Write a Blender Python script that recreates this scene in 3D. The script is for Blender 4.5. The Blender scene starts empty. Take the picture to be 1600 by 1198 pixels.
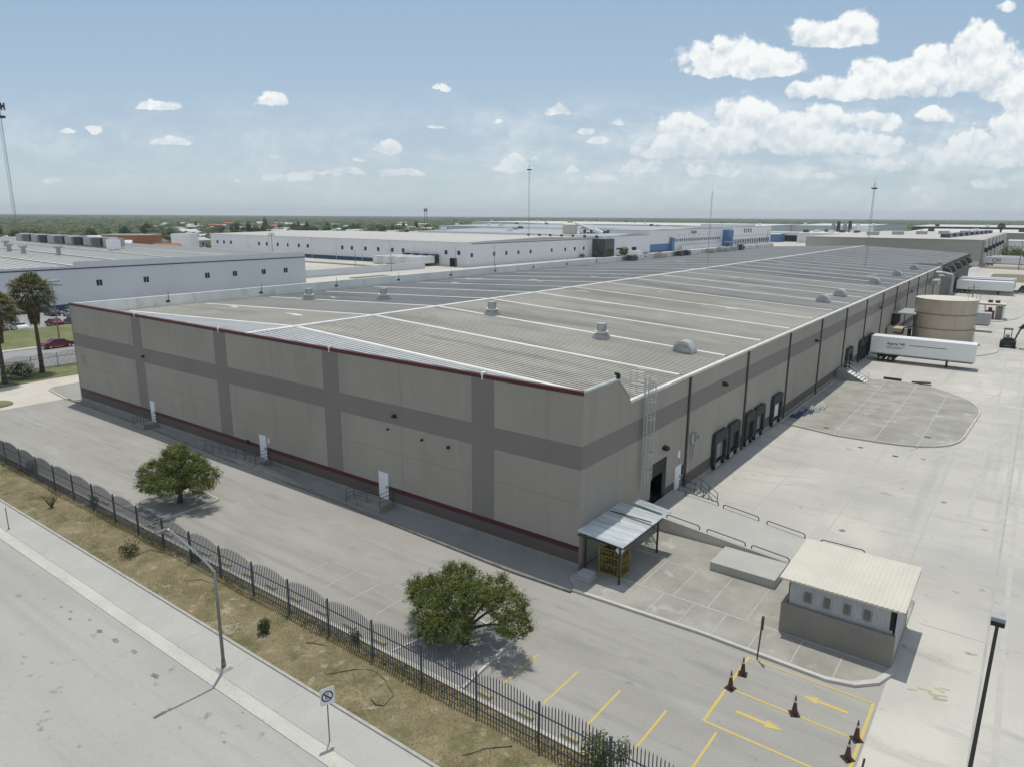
import bpy, math, random
from mathutils import Vector, Matrix
from math import sin, cos, pi, radians, sqrt, atan2
rnd = random.Random(7)
HAZE = 9.5e-5
scene = bpy.context.scene
COL = scene.collection

# ------------------------------------------------------------------ camera
YAW, PITCH, ROLL = radians(-36.443), radians(13.289), radians(0.36)
CAM = Vector((19.773, -33.574, 20.642))
F = Vector((sin(YAW)*cos(PITCH), cos(YAW)*cos(PITCH), -sin(PITCH)))
Rv = Vector((cos(YAW), -sin(YAW), 0)); Uv = Rv.cross(F)
R2 = cos(ROLL)*Rv + sin(ROLL)*Uv; U2 = -sin(ROLL)*Rv + cos(ROLL)*Uv
camd = bpy.data.cameras.new('camera'); cam = bpy.data.objects.new('camera', camd); COL.objects.link(cam)
cam.matrix_world = Matrix(((R2.x, U2.x, -F.x, CAM.x), (R2.y, U2.y, -F.y, CAM.y), (R2.z, U2.z, -F.z, CAM.z), (0, 0, 0, 1)))
camd.sensor_width = 36; camd.lens = 1106.996/1600*36
camd.clip_start = .5; camd.clip_end = 60000
scene.camera = cam
# ------------------------------------------------------------------ light
SUN_EL = radians(75.8); SUN_AZ = atan2(-0.155, 0.20)        # compass-style angle: x=sin, y=cos
sdir = Vector((sin(SUN_AZ)*cos(SUN_EL), cos(SUN_AZ)*cos(SUN_EL), sin(SUN_EL)))
sd = bpy.data.lights.new('sun', 'SUN'); sd.energy = 2.8; sd.angle = radians(.55); sd.color = (1, .96, .885)
sun = bpy.data.objects.new('sun', sd); COL.objects.link(sun)
sun.rotation_euler = sdir.to_track_quat('Z', 'Y').to_euler(); sun.location = (0, 0, 60)
scene.view_settings.view_transform = 'Standard'; scene.view_settings.look = 'None'
scene.view_settings.exposure = 0.06; scene.view_settings.gamma = 1
# ------------------------------------------------------------------ sky with clouds
W = bpy.data.worlds.new('World'); scene.world = W; W.use_nodes = True
nt = W.node_tree; nt.nodes.clear(); N = nt.nodes.new; L = nt.links.new
def vm(op, a, b=None, sc=None):
    n = N('ShaderNodeVectorMath'); n.operation = op
    for i, v in enumerate((a, b)):
        if v is None: continue
        if hasattr(v, 'links'): L(v, n.inputs[i])
        else: n.inputs[i].default_value = v
    if sc is not None: n.inputs['Scale'].default_value = sc
    return n.outputs['Value'] if op in ('LENGTH', 'DOT_PRODUCT') else n.outputs['Vector']
def mm(op, a, b=None, c=None, clamp=False):
    n = N('ShaderNodeMath'); n.operation = op; n.use_clamp = clamp
    for i, v in enumerate((a, b, c)):
        if v is None: continue
        if hasattr(v, 'links'): L(v, n.inputs[i])
        else: n.inputs[i].default_value = v
    return n.outputs[0]
tc = vm('NORMALIZE', N('ShaderNodeTexCoord').outputs['Generated'])
fh = (sin(YAW), cos(YAW), 0); rh = (cos(YAW), -sin(YAW), 0)
den = mm('MAXIMUM', mm('ABSOLUTE', vm('DOT_PRODUCT', tc, fh)), .02)
uu = mm('DIVIDE', vm('DOT_PRODUCT', tc, rh), den); vv = mm('DIVIDE', vm('DOT_PRODUCT', tc, (0, 0, 1)), den)
cx = N('ShaderNodeCombineXYZ'); L(uu, cx.inputs[0]); L(vv, cx.inputs[1]); UV = cx.outputs[0]
def noise(vec, scale, det, rough, stretch=(1, 1, 1), off=(0, 0, 0)):
    a = vm('MULTIPLY', vm('ADD', vec, off), stretch)
    n = N('ShaderNodeTexNoise'); n.noise_dimensions = '3D'; L(a, n.inputs['Vector'])
    n.inputs['Scale'].default_value = scale; n.inputs['Detail'].default_value = det; n.inputs['Roughness'].default_value = rough
    return n.outputs['Fac']
# clouds: (u, v, half width, half height, flatness of base, strength)
def puv(x, y):
    d = F + R2*((x-800)/1106.996) - U2*((y-599)/1106.996)
    f = d.x*fh[0]+d.y*fh[1]
    return (d.x*rh[0]+d.y*rh[1])/f, d.z/f
CL = [(1160,112,98,44,5,1),(1150,90,48,32,2,1),(1200,105,50,30,3,1),(1298,66,74,34,4,1),(1335,44,34,30,2,1),(1270,60,42,22,2,1),
 (1247,148,22,18,2,1),(1319,146,60,26,2.5,1),(1375,134,62,36,2,1),(1450,128,70,44,2,1),(1532,72,34,34,1,1),(1535,105,52,46,1.2,1),
 (1570,130,60,44,1.5,1),(1610,160,50,36,1.5,1),(1169,185,58,34,2,1),(1215,205,90,36,2,1),(1064,200,44,22,2,.9),(1110,228,90,30,1.6,.9),
 (1290,190,40,26,1.5,1),(1375,195,44,22,2,.9),(1461,186,36,14,2,.8),(1030,238,40,20,2,.8),(1240,225,90,30,1.5,.8),(1340,232,80,26,2,.7),
 (1590,205,58,40,1.5,1),(1530,232,56,26,2,.95),(1570,250,90,24,2,.8),(1487,250,44,14,2,.8),(1375,262,60,14,2,.6),(1262,275,60,12,2,.5),
 (1442,297,40,8,2,.5),(1543,290,50,9,2,.55),(1000,262,60,18,2,.6),(950,280,50,12,2,.5),(1120,270,90,16,2,.5),
 (870,176,20,12,4,1),(798,262,36,20,2.5,.75),(606,234,22,16,3,.9),(245,171,36,12,4,1),(422,162,26,16,4,.95),(265,224,36,12,4,.95),
 (632,273,46,10,3,.85),(148,203,18,10,2,.8),(106,205,12,5,2,.6),(692,141,16,8,3,.7),(912,206,19,8,3,.85),(936,222,20,9,3,.85),
 (964,194,13,8,3,.8),(681,201,15,5,2,.55),(779,191,13,5,2,.5),(430,246,12,8,2,.6),(90,283,40,8,2,.4),(372,280,34,6,2,.4),
 (450,278,44,14,2,.5),(530,272,40,9,2,.6),(837,249,14,6,2,.6),(895,268,10,9,2,.6),(1572,14,18,11,1.5,.7),(560,252,14,4,2,.5)]
dist = N('ShaderNodeTexNoise'); L(UV, dist.inputs['Vector']); dist.inputs['Scale'].default_value = 30; dist.inputs['Detail'].default_value = 4; dist.inputs['Roughness'].default_value = .6
UVD = vm('ADD', UV, vm('MULTIPLY', vm('SUBTRACT', dist.outputs['Color'], (.5, .5, .5)), (.026, .018, 0)))
fld = None; hs = ws_ = None
for i, (x, y, rx, ry, fl, st) in enumerate(CL):
    u0, v0 = puv(x, y); ru, rv = rx/1107*1.18, ry/1107*1.18
    a = vm('MULTIPLY', vm('SUBTRACT', UVD, (u0, v0, 0)), (1/ru, 1/rv, 0))
    a2 = vm('MAXIMUM', a, vm('MULTIPLY', a, (-1, -fl, 0)))
    f = mm('MULTIPLY_ADD', vm('LENGTH', a2), -st, st)
    fld = f if fld is None else mm('MAXIMUM', fld, f)
    if i < 30:                                            # how high inside its own cloud each direction lies
        w = mm('MAXIMUM', f, 0.0); w = mm('MULTIPLY', w, w); ay = vm('DOT_PRODUCT', a, (0, 1, 0))
        hs = mm('MULTIPLY', w, ay) if hs is None else mm('MULTIPLY_ADD', w, ay, hs); ws_ = w if ws_ is None else mm('ADD', ws_, w)
hgt = mm('DIVIDE', hs, mm('MAXIMUM', ws_, .003))
def puff(off):
    v_ = N('ShaderNodeTexVoronoi'); v_.feature = 'F1'; L(vm('ADD', UVD if off is None else vm('ADD', UVD, off), (3, 7, 0)), v_.inputs['Vector']); v_.inputs['Scale'].default_value = 26; v_.inputs['Detail'].default_value = 2.5; v_.inputs['Roughness'].default_value = .55; v_.inputs['Lacunarity'].default_value = 2.3
    return v_.outputs['Distance']
n1 = noise(UV, 15, 6, .6, (1, 1.5, 1)); p1 = puff(None); p2 = puff((-.004, .011, 0))
dens = mm('ADD', mm('MULTIPLY', mm('SUBTRACT', dist.outputs['Fac'], .5), 1.0), mm('ADD', mm('MULTIPLY_ADD', mm('SUBTRACT', n1, .5), 1.05, mm('MULTIPLY', fld, 1.7)), mm('MULTIPLY', mm('SUBTRACT', .42, p1), .55)))
mr = N('ShaderNodeMapRange'); mr.interpolation_type = 'SMOOTHSTEP'; L(dens, mr.inputs[0]); mr.inputs[1].default_value = -.15; mr.inputs[2].default_value = .24
mask = mr.outputs[0]
vband = N('ShaderNodeMapRange'); vband.interpolation_type = 'SMOOTHSTEP'; L(vv, vband.inputs[0]); vband.inputs[1].default_value = .175; vband.inputs[2].default_value = .085
veil = mm('MULTIPLY', vband.outputs[0], mm('MULTIPLY', mm('SUBTRACT', noise(UV, 9, 5, .62, (1, 2.6, 1), (3.4, 1, 0)), .395), 4.6, clamp=True), clamp=True)
right = N('ShaderNodeMapRange'); right.interpolation_type = 'SMOOTHSTEP'; L(uu, right.inputs[0]); right.inputs[1].default_value = -.25; right.inputs[2].default_value = .4; right.inputs[3].default_value = .35; right.inputs[4].default_value = .95
mask2 = mm('MAXIMUM', mask, mm('MULTIPLY', veil, right.outputs[0]))
lit = mm('ADD', mm('MULTIPLY', mm('SUBTRACT', p2, p1), .85), mm('MULTIPLY_ADD', mm('MINIMUM', mm('MAXIMUM', hgt, -.6), .7), .62, .70), clamp=True)
ccol = N('ShaderNodeMixRGB'); L(lit, ccol.inputs[0]); ccol.inputs[1].default_value = (.50, .585, .67, 1); ccol.inputs[2].default_value = (.93, .95, .94, 1)
low = N('ShaderNodeMapRange'); L(vv, low.inputs[0]); low.inputs[1].default_value = .0; low.inputs[2].default_value = .15; low.inputs[3].default_value = .22; low.inputs[4].default_value = .97
fac = mm('MULTIPLY', mask2, low.outputs[0], clamp=True)
# unseen white cloud cover added overhead and behind the camera to brighten shadow fill
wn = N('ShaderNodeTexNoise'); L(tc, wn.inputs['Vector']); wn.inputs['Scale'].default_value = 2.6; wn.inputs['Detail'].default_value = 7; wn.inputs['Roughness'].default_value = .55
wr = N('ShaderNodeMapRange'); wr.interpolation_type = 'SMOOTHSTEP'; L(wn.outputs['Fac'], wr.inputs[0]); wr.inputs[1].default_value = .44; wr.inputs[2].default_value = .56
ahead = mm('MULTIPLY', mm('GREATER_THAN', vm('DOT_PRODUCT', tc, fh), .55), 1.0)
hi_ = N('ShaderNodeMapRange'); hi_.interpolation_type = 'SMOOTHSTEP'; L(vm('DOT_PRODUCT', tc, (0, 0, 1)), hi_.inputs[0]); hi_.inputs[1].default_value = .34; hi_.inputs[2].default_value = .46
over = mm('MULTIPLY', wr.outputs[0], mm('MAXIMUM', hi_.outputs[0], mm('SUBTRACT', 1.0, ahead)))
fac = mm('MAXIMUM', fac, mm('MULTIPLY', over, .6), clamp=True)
up = mm('GREATER_THAN', vm('DOT_PRODUCT', tc, (0, 0, 1)), 0)
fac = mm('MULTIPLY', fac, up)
sky = N('ShaderNodeTexSky'); sky.sky_type = 'NISHITA'; sky.sun_disc = False; sky.sun_elevation = SUN_EL; sky.sun_rotation = SUN_AZ
sky.altitude = 150; sky.air_density = 1.0; sky.dust_density = 0.6; sky.ozone_density = 1.0
SKY = .105
hz_ = N('ShaderNodeMapRange'); hz_.interpolation_type = 'SMOOTHSTEP'; L(vv, hz_.inputs[0]); hz_.inputs[1].default_value = .70; hz_.inputs[2].default_value = .22; hz_.inputs[3].default_value = .12; hz_.inputs[4].default_value = .9
cr = N('ShaderNodeValToRGB'); L(mm('MULTIPLY', vv, 3.0), cr.inputs[0]); e = cr.color_ramp.elements; e[0].position = 0; e[0].color = (.53,.62,.665,1); e[1].position = .85; e[1].color = (.325,.46,.615,1)
for p_, c_ in ((.14,(.495,.595,.655,1)),(.42,(.41,.535,.665,1))): k_ = e.new(p_); k_.color = c_
sc_ = N('ShaderNodeMixRGB'); sc_.blend_type = 'MULTIPLY'; sc_.inputs[0].default_value = 1; L(cr.outputs[0], sc_.inputs[1]); sc_.inputs[2].default_value = (1/SKY,)*3+(1,)
gl = N('ShaderNodeMixRGB'); L(hz_.outputs[0], gl.inputs[0]); L(sky.outputs[0], gl.inputs[1]); L(sc_.outputs[0], gl.inputs[2])
bg1 = N('ShaderNodeBackground'); L(gl.outputs[0], bg1.inputs[0]); bg1.inputs[1].default_value = SKY
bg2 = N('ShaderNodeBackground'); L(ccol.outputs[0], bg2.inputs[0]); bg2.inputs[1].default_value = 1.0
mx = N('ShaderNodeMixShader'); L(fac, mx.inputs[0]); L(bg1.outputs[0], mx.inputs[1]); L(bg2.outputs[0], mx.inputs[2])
W.cycles.sampling_method = 'MANUAL'; W.cycles.sample_map_resolution = 512
wo = N('ShaderNodeOutputWorld'); L(mx.outputs[0], wo.inputs[0])

# ------------------------------------------------------------------ materials
def mat(name, c, c2=None, scale=1.0, rough=.85, metal=0, bump=0, det=6, stretch=(1, 1, 1), lo=.35, hi=.65, spots=None, streak=None, island=None, fine=0):
    m = bpy.data.materials.new(name); m.use_nodes = True
    t = m.node_tree; b = t.nodes['Principled BSDF']; n_ = t.nodes.new; l_ = t.links.new
    b.inputs['Roughness'].default_value = rough; b.inputs['Metallic'].default_value = metal
    b.inputs['Base Color'].default_value = (*c, 1)
    geo = n_('ShaderNodeNewGeometry')
    def nz(sc, dt, st=(1, 1, 1), rg=.6):
        mp = n_('ShaderNodeMapping'); l_(geo.outputs['Position'], mp.inputs[0]); mp.inputs['Scale'].default_value = st
        x = n_('ShaderNodeTexNoise'); l_(mp.outputs[0], x.inputs['Vector']); x.inputs['Scale'].default_value = sc; x.inputs['Detail'].default_value = dt; x.inputs['Roughness'].default_value = rg
        return x.outputs['Fac']
    def ramp(f, a, bb):
        r = n_('ShaderNodeMapRange'); l_(f, r.inputs[0]); r.inputs[1].default_value = a; r.inputs[2].default_value = bb; return r.outputs[0]
    def mix(f, a, bb, mode='MIX'):
        x = n_('ShaderNodeMixRGB'); x.blend_type = mode
        for i, v in enumerate((f, a, bb)):
            if hasattr(v, 'links'): l_(v, x.inputs[i])
            elif i == 0: x.inputs[0].default_value = v
            else: x.inputs[i].default_value = (*v, 1)
        return x.outputs[0]
    cur = None
    if c2 is not None:
        cur = mix(ramp(nz(scale, det, stretch), lo, hi), c, c2)
    if spots:                                           # (colour, scale, lo, hi, strength, stretch)
        for (sc_, s_, a_, b_, k_, st_) in spots:
            f = ramp(nz(s_, 5, st_), a_, b_)
            mu = n_('ShaderNodeMath'); mu.operation = 'MULTIPLY'; l_(f, mu.inputs[0]); mu.inputs[1].default_value = k_
            cur = mix(mu.outputs[0], cur if cur is not None else c, sc_)
    if island:
        f = geo.outputs['Random Per Island']
        cur = mix(f, c, island)
    if fine:
        f = ramp(nz(9, 4), .3, .7)
        g = mix(f, tuple([1-fine]*3), tuple([1+fine]*3))
        cur = mix(1.0, cur if cur is not None else c, g, 'MULTIPLY')
    if cur is not None: l_(cur, b.inputs['Base Color'])
    if island:
        mu = n_('ShaderNodeMixRGB'); mu.blend_type = 'MULTIPLY'; mu.inputs[0].default_value = 1; l_(cur, mu.inputs[1]); l_(mix(ramp(nz(1.3, 3), .36, .64), (.72,.80,.62), (1.35,1.22,1.05)), mu.inputs[2]); cur = mu.outputs[0]; l_(cur, b.inputs['Base Color'])
        tr_ = n_('ShaderNodeBsdfTranslucent'); l_(cur, tr_.inputs[0]); ms_ = n_('ShaderNodeMixShader'); ms_.inputs[0].default_value = .32; l_(b.outputs[0], ms_.inputs[1]); l_(tr_.outputs[0], ms_.inputs[2]); l_(ms_.outputs[0], t.nodes['Material Output'].inputs[0])
    if bump:
        bp = n_('ShaderNodeBump'); bp.inputs['Strength'].default_value = bump; bp.inputs['Distance'].default_value = .03
        l_(nz(scale*6, 5), bp.inputs['Height']); l_(bp.outputs[0], b.inputs['Normal'])
    return m
C_ = {}
def M(k): return C_[k]
C_['lot'] = mat('lot_concrete', (.28,.268,.236), (.345,.332,.298), .22, stretch=(.35,1,1), spots=[((.22,.213,.195),.55,.54,.68,.55,(.04,1.2,1)),((.42,.41,.38),.35,.56,.75,.5,(.3,1,1)),((.21,.205,.19),.5,.56,.70,.6,(.22,1.2,1)),((.36,.35,.32),.8,.58,.7,.5,(.1,1.5,1)),((.17,.165,.155),2.2,.66,.73,.6,(1,1,1)),((.13,.125,.12),.9,.71,.76,.5,(.5,1,1))], bump=.15, fine=.06)
C_['yard'] = mat('yard_concrete', (.41,.392,.345), (.495,.473,.42), .13, stretch=(.5,1,1), spots=[((.58,.55,.465),.09,.5,.66,.7,(1,.5,1)),((.32,.31,.285),.5,.55,.70,.6,(.25,1,1)),((.33,.325,.31),.35,.55,.66,.5,(1,.06,1)),((.20,.19,.175),1.4,.65,.71,.8,(.6,1,1)),((.35,.345,.32),.05,.5,.62,.55,(1,1,1)),((.17,.165,.15),.45,.70,.735,.7,(.8,1.3,1))], bump=.12, fine=.05)
C_['yardj'] = mat('yard_joint', (.34,.33,.30), (.42,.41,.375), .5)
C_['island'] = mat('island_concrete', (.25,.238,.20), (.35,.335,.29), .35, spots=[((.46,.45,.42),.5,.57,.68,.7,(1,1,1)),((.20,.195,.18),1.1,.62,.72,.5,(1,1,1))], bump=.15, fine=.07)
C_['joint'] = mat('pale_joint', (.42,.41,.375), (.34,.33,.30), 1.2, lo=.45, hi=.7)
C_['street'] = mat('street_concrete', (.345,.34,.305), (.395,.385,.35), .16, stretch=(.4,1,1), spots=[((.285,.28,.258),.5,.52,.66,.6,(.03,1.1,1)),((.285,.285,.265),.10,.5,.66,.7,(.3,1,1)),((.20,.20,.19),1.3,.63,.70,.8,(.8,1,1)),((.29,.275,.23),.5,.64,.74,.5,(.25,1.2,1)),((.15,.15,.145),.75,.69,.73,.7,(.7,1,1))], bump=.12, fine=.05)
C_['gutter'] = mat('gutter_concrete', (.53,.51,.45), (.44,.425,.375), .9, stretch=(.4,1,1), spots=[((.36,.345,.31),2.5,.6,.7,.6,(1,1,1))], fine=.08, bump=.1)
C_['walk'] = mat('sidewalk_concrete', (.385,.38,.345), (.43,.42,.38), .5, spots=[((.34,.335,.31),.3,.5,.7,.5,(1,1,1)),((.28,.27,.25),2.5,.69,.75,.5,(1,1,1))], fine=.05, bump=.1)
C_['kerb'] = mat('kerb_concrete', (.42,.405,.36), (.34,.33,.295), 1.5, fine=.1, bump=.2)
C_['kerbdark'] = mat('kerb_stained', (.15,.14,.12), (.24,.23,.2), 1.5, fine=.1)
C_['beige'] = mat('driveway_concrete', (.50,.46,.39), (.55,.51,.435), .12, spots=[((.42,.37,.30),.18,.52,.68,.6,(1,1,1)),((.3,.28,.24),1.2,.7,.75,.5,(.5,1,1))], fine=.05)
C_['asph'] = mat('old_asphalt', (.25,.245,.235), (.30,.295,.28), .2, spots=[((.2,.2,.195),.6,.6,.7,.6,(1,1,1))], fine=.07)
C_['grass'] = mat('dry_grass', (.155,.128,.062), (.245,.20,.115), .55, spots=[((.34,.30,.20),1.3,.56,.68,.75,(1,1,1)),((.095,.10,.036),.7,.50,.66,.8,(1,1,1)),((.17,.145,.085),4.,.58,.7,.6,(1,1,1)),((.34,.31,.23),.42,.64,.69,.85,(1,1,1)),((.085,.085,.035),2.2,.56,.68,.6,(1,1,1))], bump=.9, fine=.22, rough=.95)
C_['blade'] = mat('grass_blade', (.17,.148,.07), island=(.38,.32,.185), rough=.9)
C_['scrub'] = mat('scrub_ground', (.06,.085,.03), (.11,.125,.055), .012, spots=[((.19,.17,.11),.02,.62,.7,.6,(1,1,1)),((.03,.05,.016),.05,.5,.65,.6,(1,1,1))], rough=.95, fine=.2)
C_['lotfar'] = mat('far_lot', (.43,.41,.35), (.52,.5,.44), .05, spots=[((.3,.29,.25),.06,.56,.7,.6,(1,1,1))])
C_['tan'] = mat('panel_paint_tan', (.35,.322,.278), (.325,.30,.257), .35, stretch=(1,1,.35), spots=[((.27,.25,.21),1.1,.55,.74,.55,(1,1,.06)),((.30,.275,.23),.22,.58,.64,.45,(1,1,.8)),((.395,.362,.305),.16,.5,.7,.5,(1,1,1))], bump=.04, fine=.025)
C_['band'] = mat('panel_paint_dark', (.222,.204,.182), (.207,.19,.169), .3, spots=[((.23,.215,.185),.2,.5,.7,.5,(1,1,.3))], fine=.03)
C_['brown'] = mat('panel_paint_brown', (.12,.10,.088), (.105,.09,.08), .5, fine=.04)
C_['red'] = mat('panel_paint_red', (.088,.012,.018), (.07,.011,.016), .8, rough=.55)
C_['plinth'] = mat('bare_concrete', (.30,.29,.255), (.24,.235,.21), .6, stretch=(1,1,.6), spots=[((.17,.165,.15),1.2,.6,.72,.5,(1,1,.3))], fine=.06)
C_['seam'] = mat('panel_seam', (.205,.198,.18), rough=.9)
C_['spout'] = mat('downspout_paint', (.07,.067,.06), rough=.6)
C_['parapet'] = mat('weathered_concrete', (.66,.67,.64), (.76,.76,.72), .35, spots=[((.50,.50,.48),.8,.56,.68,.65,(1,.8,.35)),((.66,.66,.62),.25,.55,.7,.5,(1,1,1))], fine=.05)
C_['roofw'] = mat('roof_sheet_white', (.60,.61,.59), (.52,.53,.51), .5, rough=.5, fine=.04)
C_['roof'] = mat('roof_sheet_weathered', (.47,.445,.38), (.54,.515,.45), .10, stretch=(1,2.2,1), rough=.6, spots=[((.33,.315,.28),.16,.5,.66,.8,(.35,2,1)),((.36,.32,.26),.35,.58,.7,.6,(.5,1,1)),((.55,.54,.49),.6,.66,.74,.6,(.3,1,1)),((.38,.355,.30),.05,.5,.62,.5,(1,1,1))], fine=.05)
C_['roof2'] = mat('roof_sheet_grey', (.275,.278,.27), (.32,.322,.31), .09, stretch=(1,2,1), rough=.6, spots=[((.20,.202,.195),.16,.5,.66,.8,(.35,2,1)),((.34,.34,.33),.7,.68,.75,.5,(.3,1,1))], fine=.05)
C_['stripe'] = mat('white_lap_seal', (.74,.73,.68), (.58,.57,.53), .8, stretch=(.3,1,1), rough=.7)
C_['galv'] = mat('galvanised_steel', (.50,.52,.51), (.40,.42,.41), 1.5, rough=.42, metal=.35)
C_['galvd'] = mat('vent_steel', (.42,.43,.42), (.33,.34,.33), 2, rough=.5, metal=.2)
C_['rib'] = mat('canopy_sheet', (.62,.65,.64), (.44,.48,.49), 2.2, rough=.45, metal=.2, stretch=(.12,1,1), lo=.42, hi=.58)
C_['iron'] = mat('fence_iron', (.055,.07,.092), rough=.55)
C_['black'] = mat('black_rubber', (.018,.019,.02), rough=.75)
C_['mastm'] = mat('mast_steel', (.30,.31,.32), rough=.5)
C_['dock'] = mat('dock_pad', (.045,.052,.05), (.03,.034,.033), 2, rough=.8)
C_['dark'] = mat('dark_interior', (.012,.012,.013), rough=.9)
C_['glass'] = mat('window_glass', (.02,.026,.032), rough=.12)
C_['white'] = mat('white_paint', (.78,.79,.78), (.72,.73,.72), .6, rough=.5)
C_['door'] = mat('door_paint', (.74,.77,.78), rough=.45)
C_['creamroof'] = mat('cream_sheet', (.60,.57,.47), (.54,.51,.42), .5, rough=.6, spots=[((.44,.41,.33),.7,.58,.7,.5,(1,.25,1))])
C_['block'] = mat('rendered_block', (.24,.225,.19), (.21,.198,.17), 1.2, fine=.05, bump=.1)
C_['whitesheet'] = mat('white_sheet', (.43,.44,.45), (.36,.37,.385), 1.2, rough=.5)
C_['yellow'] = mat('yellow_paint', (.56,.40,.085), (.50,.42,.18), 2.2, rough=.8, lo=.4, hi=.6)
C_['yellowf'] = mat('faded_yellow_paint', (.40,.36,.17), (.36,.345,.27), 1.6, rough=.8, lo=.4, hi=.6)
C_['cage'] = mat('cage_yellow', (.30,.22,.03), rough=.6)
C_['cargo'] = mat('mixed_cargo', (.10,.075,.03), island=(.33,.26,.16), rough=.8)
C_['cone'] = mat('cone_plastic', (.10,.035,.02), (.07,.03,.022), 3, rough=.6)
C_['coneband'] = mat('cone_band', (.55,.5,.46), rough=.5)
C_['pole'] = mat('pole_steel', (.19,.185,.18), rough=.5, metal=.3)
C_['poled'] = mat('pole_dark', (.045,.042,.038), rough=.6)
C_['bark'] = mat('tree_bark', (.10,.085,.065), (.06,.05,.04), 5, bump=.6)
C_['oak'] = mat('oak_leaves', (.075,.10,.025), island=(.20,.235,.065), rough=.6)
C_['oak2'] = mat('scrub_leaves', (.03,.05,.015), island=(.10,.12,.045), rough=.8)
C_['palm'] = mat('palm_frond', (.055,.065,.022), island=(.20,.20,.10), rough=.55)
C_['skirt'] = mat('dead_palm_frond', (.10,.075,.045), island=(.19,.15,.09), rough=.9)
C_['flower'] = mat('dry_flowers', (.22,.12,.08), island=(.50,.38,.27), rough=.9)
C_['whiteflower'] = mat('white_flowers', (.45,.45,.36), island=(.75,.72,.6), rough=.9)
C_['nbr'] = mat('blue_grey_wall', (.72,.725,.735), (.67,.675,.69), .08, spots=[((.60,.605,.62),.15,.55,.75,.5,(1,1,.3))], fine=.02)
C_['nbrblue'] = mat('blue_base_paint', (.045,.085,.16), rough=.7)
C_['navy'] = mat('navy_trim', (.04,.06,.09), rough=.6)
C_['nroof'] = mat('far_roof_sheet', (.36,.37,.345), (.43,.44,.41), .06, stretch=(.3,2.5,1), rough=.6, spots=[((.52,.52,.49),.25,.6,.7,.5,(.1,2,1))])
C_['broof'] = mat('beige_roof_sheet', (.43,.42,.375), (.48,.47,.42), .04, rough=.6, stretch=(.3,2,1), spots=[((.36,.35,.31),.12,.55,.7,.5,(.1,2,1))])
C_['groof'] = mat('grey_roof_sheet', (.30,.325,.335), (.38,.40,.405), .03, rough=.6, stretch=(.2,2,1), spots=[((.42,.43,.42),.09,.6,.68,.6,(.05,2,1))])
C_['wroof'] = mat('white_roof_sheet', (.60,.60,.55), (.52,.52,.48), .03, rough=.6, spots=[((.42,.42,.4),.05,.58,.68,.5,(.3,1,1))])
C_['fwall'] = mat('pale_grey_wall', (.76,.765,.77), (.71,.715,.72), .06)
C_['bwall'] = mat('bright_blue_paint', (.09,.19,.37), rough=.6)
C_['tanw'] = mat('taupe_wall', (.44,.415,.365), (.41,.385,.34), .05, stretch=(1,1,.3))
C_['dglass'] = mat('dark_cladding', (.06,.068,.075), (.04,.046,.052), .3, rough=.35)
C_['tank'] = mat('tank_plate_beige', (.50,.425,.325), (.45,.385,.295), .6, stretch=(1,1,.4), spots=[((.38,.285,.215),.45,.58,.7,.5,(1,1,.4))], rough=.6, fine=.03)
C_['tankroof'] = mat('tank_roof_cream', (.62,.585,.48), (.55,.52,.43), .5, rough=.6)
C_['rust'] = mat('rust_orange', (.36,.12,.05), (.28,.09,.045), 1, rough=.8)
C_['redm'] = mat('dull_red', (.30,.045,.04), rough=.6)
C_['cred'] = mat('car_paint_red', (.17,.012,.022), rough=.25)
C_['csil'] = mat('car_paint_silver', (.48,.50,.51), rough=.3, metal=.3)
C_['cgry'] = mat('car_paint_grey', (.07,.08,.09), rough=.3)
C_['cwht'] = mat('car_paint_white', (.80,.81,.80), rough=.3)
C_['orange'] = mat('brick_orange', (.34,.14,.065), (.27,.12,.06), .5)
C_['hwall'] = mat('house_wall', (.62,.58,.5), rough=.9)
C_['hwall2'] = mat('house_wall_grey', (.36,.35,.33), rough=.9)
C_['text'] = mat('dark_lettering', (.03,.033,.04), rough=.6)
C_['wood'] = mat('wooden_post', (.12,.085,.05), (.08,.06,.04), 6)
C_['soilwet'] = mat('soil', (.16,.13,.085), (.11,.09,.06), 2, bump=.5)

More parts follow.
